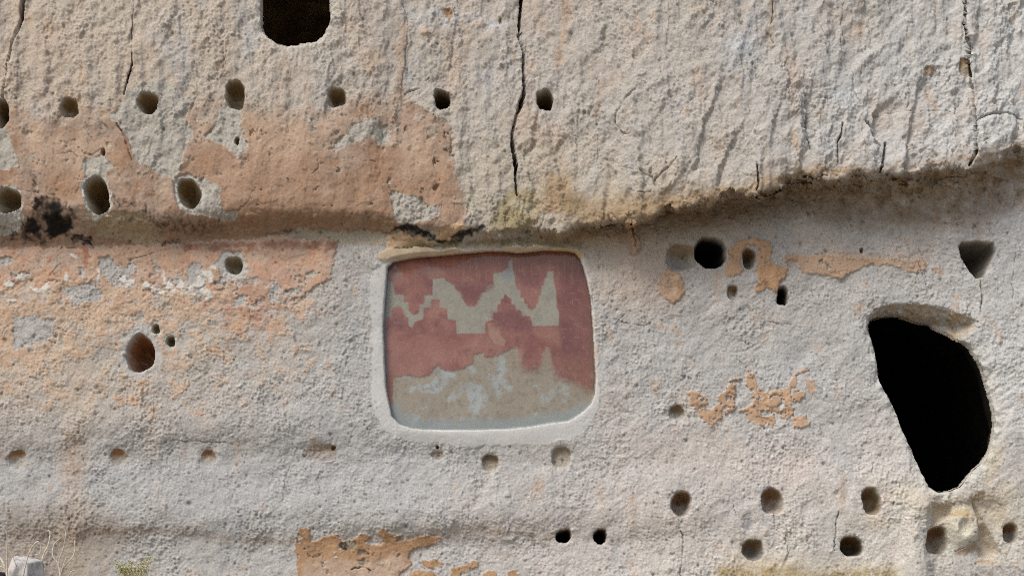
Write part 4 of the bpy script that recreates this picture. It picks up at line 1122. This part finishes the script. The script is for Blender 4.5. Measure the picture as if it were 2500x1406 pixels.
# ------------------------------------------------------------------ split the surface into objects
idx = np.arange(NU * NV).reshape(NV, NU)
Q = np.stack([idx[:-1, :-1], idx[1:, :-1], idx[1:, 1:], idx[:-1, 1:]], -1)
QL = LAB[:-1, :-1].copy()
QK = KEEP[:-1, :-1] | KEEP[1:, 1:]
posf = POS.reshape(-1, 3)
colf = np.concatenate([C.reshape(-1, 3), np.ones((NU * NV, 1), f32)], 1).astype(f32)


def tag(o, label=None, cat=None, group=None, kind=None):
    if label:
        o["label"] = label
    if cat:
        o["category"] = cat
    if group:
        o["group"] = group
    if kind:
        o["kind"] = kind
    return o


def surf(name, mask, mat, parent=None):
    q = Q[mask]
    if len(q) == 0:
        return None
    used = np.zeros(NU * NV, bool)
    used[q.ravel()] = True
    rem = np.cumsum(used, dtype=np.int64) - 1
    co = posf[used]
    cc = colf[used]
    f = rem[q].astype(np.int32)
    me = bpy.data.meshes.new(name)
    n = len(f)
    me.vertices.add(len(co))
    me.vertices.foreach_set("co", co.ravel())
    me.loops.add(n * 4)
    me.loops.foreach_set("vertex_index", f.ravel())
    me.polygons.add(n)
    me.polygons.foreach_set("loop_start", np.arange(0, n * 4, 4, dtype=np.int32))
    me.polygons.foreach_set("use_smooth", np.ones(n, bool))
    a = me.color_attributes.new("Col", 'FLOAT_COLOR', 'POINT')
    a.data.foreach_set("color", cc.ravel())
    me.update(calc_edges=True)
    me.materials.append(MATS[mat])
    o = bpy.data.objects.new(name, me)
    col.objects.link(o)
    if parent:
        o.parent = parent
    return o


def empty(name, loc=(0, 0, 0)):
    o = bpy.data.objects.new(name, None)
    o.empty_display_size = 0.1
    o.location = loc
    col.objects.link(o)
    return o


cliff = surf("cliff_face", (QL == 0) & QK, "tuff_rock")
tag(cliff, "pale volcanic tuff cliff pocked with carved sockets", None, None, "structure")
panel = empty("mural_panel", (0, 0, 0))
tag(panel, "glazed rock painting of red stepped pyramids in a pale mortar frame", "mural")
for (k, name, label, mat) in PARTS:
    par = panel if k in (k_mortar, k_mural) else cliff
    o = surf(name, (QL == k) & QK, mat, par)
    if o and label:
        o["label"] = label


def px2w(u, v, y):
    k = (D + y) / D
    return ((u - 1250) / S * k, y, ZC + (-(v - 703) / S - ZC) * k)


def mesh_obj(name, verts, faces, mat, parent=None, smooth=False):
    me = bpy.data.meshes.new(name)
    me.from_pydata([tuple(map(float, v)) for v in verts], [], faces)
    me.update()
    if smooth:
        for p in me.polygons:
            p.use_smooth = True
    me.materials.append(mat)
    o = bpy.data.objects.new(name, me)
    col.objects.link(o)
    if parent:
        o.parent = parent
    return o


# rooms behind the two openings
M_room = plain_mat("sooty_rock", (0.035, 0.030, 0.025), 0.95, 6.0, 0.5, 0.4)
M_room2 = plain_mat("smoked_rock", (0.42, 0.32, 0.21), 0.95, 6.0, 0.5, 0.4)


def chamber(poly, depth, grow, label, mat=None):
    P = np.array(poly, float)
    pp = []
    for a_, b_ in zip(P, np.roll(P, -1, 0)):
        pp += [a_, (a_ + b_) / 2]
    P = np.array(pp)
    c = (P.max(0) + P.min(0)) / 2
    n = len(P)
    rngc = random.Random(len(poly))
    verts = []
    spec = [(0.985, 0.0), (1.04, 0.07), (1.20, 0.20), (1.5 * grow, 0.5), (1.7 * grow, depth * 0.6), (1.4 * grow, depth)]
    ring0 = []
    for p in P:
        i_, j_ = min(np.searchsorted(VA, p[1]), NV - 1), min(np.searchsorted(UA, p[0]), NU - 1)
        ring0.append(POS[i_, j_].astype(float))
    ring0 = np.array(ring0)
    cw = (ring0.max(0) + ring0.min(0)) / 2
    ymax = ring0[:, 1].max()
    for r, (s_, dy) in enumerate(spec):
        for q in ring0:
            y = q[1] + 0.012 + dy if r < 2 else ymax + dy
            j = rngc.uniform(-.012, .012) * (r > 1)
            verts.append((cw[0] + (q[0] - cw[0]) * s_ + j, y, cw[2] + (q[2] - cw[2]) * s_ - j))
    faces = []
    for r in range(len(spec) - 1):
        for k in range(n):
            a, b = r * n + k, r * n + (k + 1) % n
            faces.append((a, b, b + n, a + n))
    faces.append(tuple(range((len(spec) - 1) * n, len(spec) * n)))
    o = mesh_obj("chamber", verts, faces, mat or M_room, cliff)
    o["label"] = label
    return o


def surf_y(u, v):
    return float(Bb[min(np.searchsorted(VA, v), NV - 1), min(np.searchsorted(UA, u), NU - 1)])


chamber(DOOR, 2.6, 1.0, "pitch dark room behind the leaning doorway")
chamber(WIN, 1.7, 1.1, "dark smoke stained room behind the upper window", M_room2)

# pane over the painting
gm = bpy.data.materials.new("clear_pane")
gm.use_nodes = True
nt = gm.node_tree
nt.nodes.remove(nt.nodes["Principled BSDF"])
out = nt.nodes["Material Output"]
tr = nt.nodes.new("ShaderNodeBsdfTransparent")
tr.inputs[0].default_value = (0.93, 0.95, 0.95, 1)
gl = nt.nodes.new("ShaderNodeBsdfGlossy")
gl.inputs["Roughness"].default_value = 0.12
fr = nt.nodes.new("ShaderNodeFresnel")
fr.inputs[0].default_value = 1.49
mx = nt.nodes.new("ShaderNodeMixShader")
nt.links.new(fr.outputs[0], mx.inputs[0])
nt.links.new(tr.outputs[0], mx.inputs[1])
nt.links.new(gl.outputs[0], mx.inputs[2])
nt.links.new(mx.outputs[0], out.inputs[0])
Pi = np.array(INNER, float)
ci = Pi.mean(0)
vs = []
for p in Pi:
    q = ci + (p - ci) * 1.004
    vs.append(px2w(q[0], q[1], surf_y(q[0], q[1])))
for p in Pi:
    q = ci + (p - ci) * 1.004
    vs.append(px2w(q[0], q[1], surf_y(q[0], q[1])))
n = len(Pi)
A = np.array([[v[0], v[2], 1] for v in vs[:n]])
sol = np.linalg.lstsq(A, np.array([v[1] for v in vs[:n]]), rcond=None)[0]
gv = []
for off in (0.020,):
    for v in vs[:n]:
        gv.append((v[0], float(np.dot([v[0], v[2], 1], sol)) + off, v[2]))
pane = mesh_obj("glass_pane", gv, [tuple(range(n))], gm, panel)
pane["label"] = "clear protective pane over the painting"

# ------------------------------------------------------------------ ground at the wall's foot
M_ground = plain_mat("sandy_talus", (0.30, 0.26, 0.21), 0.95, 9.0, 0.4, 0.6)
gvs, gfs = [], []
gx_ = np.concatenate([np.linspace(-60, -8, 14), np.linspace(-7, 7, 90), np.linspace(8, 60, 14)])
gy_ = np.concatenate([np.linspace(0.6, -6, 70), np.linspace(-6.6, -60, 26)])
GX, GY = np.meshgrid(gx_, gy_)
GZ = -1.90 + 0.24 * np.minimum(GY, 0) * np.clip(1 - (-GY - 10) / 60, 0.4, 1) + 0.05 * fbm((GX + 90).astype(f32), (GY + 90).astype(f32), 1.3, 3, 0.5, 251)
for i in range(GX.shape[0]):
    for j in range(GX.shape[1]):
        gvs.append((GX[i, j], GY[i, j], GZ[i, j]))
nx_ = GX.shape[1]
for i in range(GX.shape[0] - 1):
    for j in range(nx_ - 1):
        a = i * nx_ + j
        gfs.append((a, a + nx_, a + nx_ + 1, a + 1))
ground = mesh_obj("ground", gvs, gfs, M_ground, None, True)
tag(ground, "sandy talus slope at the foot of the cliff", None, None, "structure")

# ------------------------------------------------------------------ boulder and stones in the lower left corner
def boulder(name, u, v, y, rx, ry, rz, mat, seed, label, cat, group=None):
    bm = bmesh.new()
    bmesh.ops.create_icosphere(bm, subdivisions=6, radius=1.0)
    cx, cy, cz = px2w(u, v, y)
    co = np.array([vv.co for vv in bm.verts], f32)
    rr_ = np.random.RandomState(seed)
    pl = rr_.normal(size=(17, 3))
    pl = np.vstack([pl / np.linalg.norm(pl, axis=1, keepdims=True), [[0.1, -0.2, 0.97], [-0.75, -0.5, 0.45], [0.85, -0.45, 0.3]]])
    hh = rr_.uniform(0.72, 1.0, len(pl))
    hh[-3:] = (0.86, 0.86, 0.84)
    rad = np.min(np.where(co @ pl.T > 0.05, hh / np.maximum(co @ pl.T, 0.05), 9), 1)
    n_ = fbm(co[:, 0] + seed * 3.1 + co[:, 2] * 0.7 + 9, co[:, 1] + co[:, 2] * 0.9 + 9, 0.5, 5, 0.6, seed)
    rad = np.minimum(rad, 1.15) * (1 + 0.06 * n_)
    for vv, k in zip(bm.verts, rad):
        vv.co = (vv.co.x * k * rx, vv.co.y * k * ry, vv.co.z * k * rz)
    me = bpy.data.meshes.new(name)
    bm.to_mesh(me)
    bm.free()
    for p in me.polygons:
        p.use_smooth = True
    me.materials.append(mat)
    o = bpy.data.objects.new(name, me)
    col.objects.link(o)
    o.location = (cx, cy, cz)
    return tag(o, label, cat, group)


M_bould = plain_mat("pale_boulder", (0.52, 0.51, 0.49), 0.9, 14.0, 0.5, 0.5)
M_dark = plain_mat("dark_stone", (0.09, 0.085, 0.08), 0.9, 20.0, 0.5, 0.5)
M_tan = plain_mat("tan_stone", (0.25, 0.2, 0.15), 0.9, 20.0, 0.4, 0.5)
boulder("boulder", 58, 1428, -0.55, 0.125, 0.11, 0.17, M_bould, 3, "pale rounded boulder at the foot of the wall among dry stems", "boulder")
boulder("stone", -6, 1404, -0.42, 0.05, 0.05, 0.03, M_dark, 5, "small dark stone cut by the left edge, behind the boulder", "stone")
boulder("stone", 10, 1420, -0.5, 0.06, 0.05, 0.03, M_tan, 6, "small tan stone beside the pale boulder", "stone")

# ------------------------------------------------------------------ dry stems and the little shrub
def tube(verts, faces, pts, r0, r1, seg=6):
    pts = [np.array(p, float) for p in pts]
    # smooth the polyline
    for _ in range(2):
        new = [pts[0]]
        for a, b in zip(pts[:-1], pts[1:]):
            new += [a * 0.75 + b * 0.25, a * 0.25 + b * 0.75]
        new.append(pts[-1])
        pts = new
    base = len(verts)
    n = len(pts)
    for i, p in enumerate(pts):
        tdir = pts[min(i + 1, n - 1)] - pts[max(i - 1, 0)]
        tdir /= np.linalg.norm(tdir) + 1e-9
        a = np.cross(tdir, (0.1, 1, 0.05))
        a /= np.linalg.norm(a) + 1e-9
        b = np.cross(tdir, a)
        r = r0 + (r1 - r0) * i / (n - 1)
        for k in range(seg):
            an = 2 * math.pi * k / seg
            verts.append(p + (a * math.cos(an) + b * math.sin(an)) * r)
    for i in range(n - 1):
        for k in range(seg):
            q = base + i * seg
            faces.append((q + k, q + (k + 1) % seg, q + seg + (k + 1) % seg, q + seg + k))
    faces.append(tuple(base + (n - 1) * seg + k for k in range(seg)))


M_stem = plain_mat("dry_stem", (0.74, 0.66, 0.52), 0.8, 60.0, 0.3, 0.0)
rng = random.Random(77)


def stem_plant(name, y, stems, label, group="dry stems at the foot of the wall"):
    """stems: lists of photo points from the root upward, first radius, last radius (mm)"""
    root = empty(name, px2w(stems[0][0][0][0], 1452, y))
    rl = np.array(root.location)
    for (pp, ra, rb) in stems:
        v, f = [], []
        tilt = rng.uniform(-0.05, 0.03)
        y1 = pp[0][1]
        pts = [np.array(px2w(a, b, y + tilt * (y1 - b) / 80.0 + rng.uniform(-.004, .004))) - rl for (a, b) in pp]
        tube(v, f, pts, ra * 2.5 / 1000, rb * 3.4 / 1000)
        mesh_obj("stem", v, f, M_stem, root, True)
    return tag(root, label, "dry plant", group)


stem_plant("dry_plant", -0.30, [([(147, 1455), (147, 1406), (143, 1374), (130, 1362), (127, 1345), (133, 1325), (145, 1315)], 2.4, 1.0),
                                ([(144, 1375), (145, 1362), (155, 1340), (160, 1310), (161, 1295), (154, 1284)], 1.8, 0.7),
                                ([(149, 1404), (156, 1385), (166, 1370), (178, 1360), (184, 1340), (182, 1318)], 2.0, 0.8),
                                ([(148, 1402), (154, 1380), (161, 1362)], 1.6, 0.8), ([(153, 1388), (158, 1380), (157, 1374)], 1.0, 0.6),
                                ([(160, 1335), (166, 1328)], 0.8, 0.5)],
           "dry pale stem branching into a three armed fork right of the boulder")
stem_plant("dry_plant", -0.36, [([(97, 1455), (98, 1406), (104, 1355), (118, 1332), (122, 1310), (123, 1295), (116, 1295)], 2.2, 0.8), ([(101, 1382), (107, 1378), (107, 1373)], 0.9, 0.6)],
           "tall single dry stem bent at its tip, just right of the boulder")
stem_plant("dry_plant", -0.72, [([(48, 1455), (58, 1394), (69, 1352), (78, 1335), (91, 1319), (98, 1326), (101, 1340), (97, 1352), (84, 1354)], 2.0, 0.6), ([(69, 1357), (75, 1354)], 0.8, 0.5)],
           "dry stem curling into a loop in front of the boulder")
stem_plant("dry_plant", -0.66, [([(20, 1455), (18, 1400), (8, 1372), (0, 1360), (-4, 1352)], 3.0, 1.6), ([(17, 1400), (17, 1340), (19, 1310), (12, 1290), (2, 1282)], 1.6, 0.6), ([(10, 1385), (0, 1382)], 1.4, 0.8),
                                ([(18, 1335), (28, 1350), (36, 1370), (45, 1402)], 0.9, 0.8), ([(33, 1362), (35, 1354), (42, 1348)], 0.8, 0.5), ([(8, 1384), (6, 1372)], 1.0, 0.7)],
           "tangled dry stems at the left edge beside the boulder")
stem_plant("dry_plant", -0.28, [([(166, 1455), (168, 1406), (172, 1396), (180, 1392), (186, 1394)], 1.6, 0.9), ([(136, 1455), (132, 1404), (128, 1396), (133, 1391)], 1.2, 0.7)],
           "short hooked dry sprig at the lower edge by the forked stem")

# shrub
M_leaf = plain_mat("shrub_leaf", (0.46, 0.45, 0.18), 0.7, 60.0, 0.5, 0.0, (0.26, 0.30, 0.09))
M_bud = plain_mat("shrub_bud", (0.52, 0.26, 0.14), 0.7, 60.0, 0.4, 0.0)
sy = -0.34
root = empty("shrub", px2w(326, 1455, sy))
rl = np.array(root.location)
tips = [((322, 1450), (318, 1400), (306, 1378)), ((326, 1450), (326, 1395), (318, 1362)), ((330, 1450), (336, 1400), (338, 1380)), ((334, 1450), (348, 1398), (358, 1368)), ((320, 1450), (300, 1396), (284, 1372)), ((332, 1450), (352, 1392), (364, 1362)),
        ((318, 1450), (304, 1400), (296, 1384))]
lv, lf, bv, bf = [], [], [], []
for tp in tips:
    v, f = [], []
    pts = [np.array(px2w(a, b, sy + rng.uniform(-.02, .02))) - rl for (a, b) in tp]
    tube(v, f, pts, 0.0026, 0.0014, 5)
    mesh_obj("stem", v, f, M_stem, root, True)
    for k in range(120):
        tt = rng.uniform(0.35, 1.0)
        i = 0 if tt < 0.6 else 1
        s_ = (tt - (0.0 if i == 0 else 0.6)) / (0.6 if i == 0 else 0.4)
        p = pts[i] * (1 - s_) + pts[i + 1] * s_
        p = p + np.array([rng.gauss(0, .012), rng.gauss(0, .014), rng.gauss(0, .010)]) * (0.5 + tt)
        dirv = np.array([rng.gauss(0, 1), rng.gauss(0, 1), rng.gauss(0.7, 0.8)])
        dirv /= np.linalg.norm(dirv)
        sd = np.cross(dirv, (rng.random() - .5, rng.random() - .5, rng.random() - .5))
        sd /= np.linalg.norm(sd) + 1e-9
        L_, w_ = rng.uniform(.009, .018), rng.uniform(.0025, .0045)
        tv, tf = (bv, bf) if (rng.random() < 0.12) else (lv, lf)
        b0 = len(tv)
        tv += [p, p + dirv * L_ * .5 + sd * w_, p + dirv * L_, p + dirv * L_ * .5 - sd * w_]
        tf.append((b0, b0 + 1, b0 + 2, b0 + 3))
mesh_obj("foliage", lv, lf, M_leaf, root)["kind"] = "stuff"
fb = mesh_obj("flower_buds", bv, bf, M_bud, root)
fb["kind"] = "stuff"
fb["label"] = "small rusty buds on the shrub"
tag(root, "small yellow green shrub poking up at the foot of the wall", "shrub")
print("parts:", len(PARTS), "verts:", NU * NV, "faces:", int(QK.sum()))
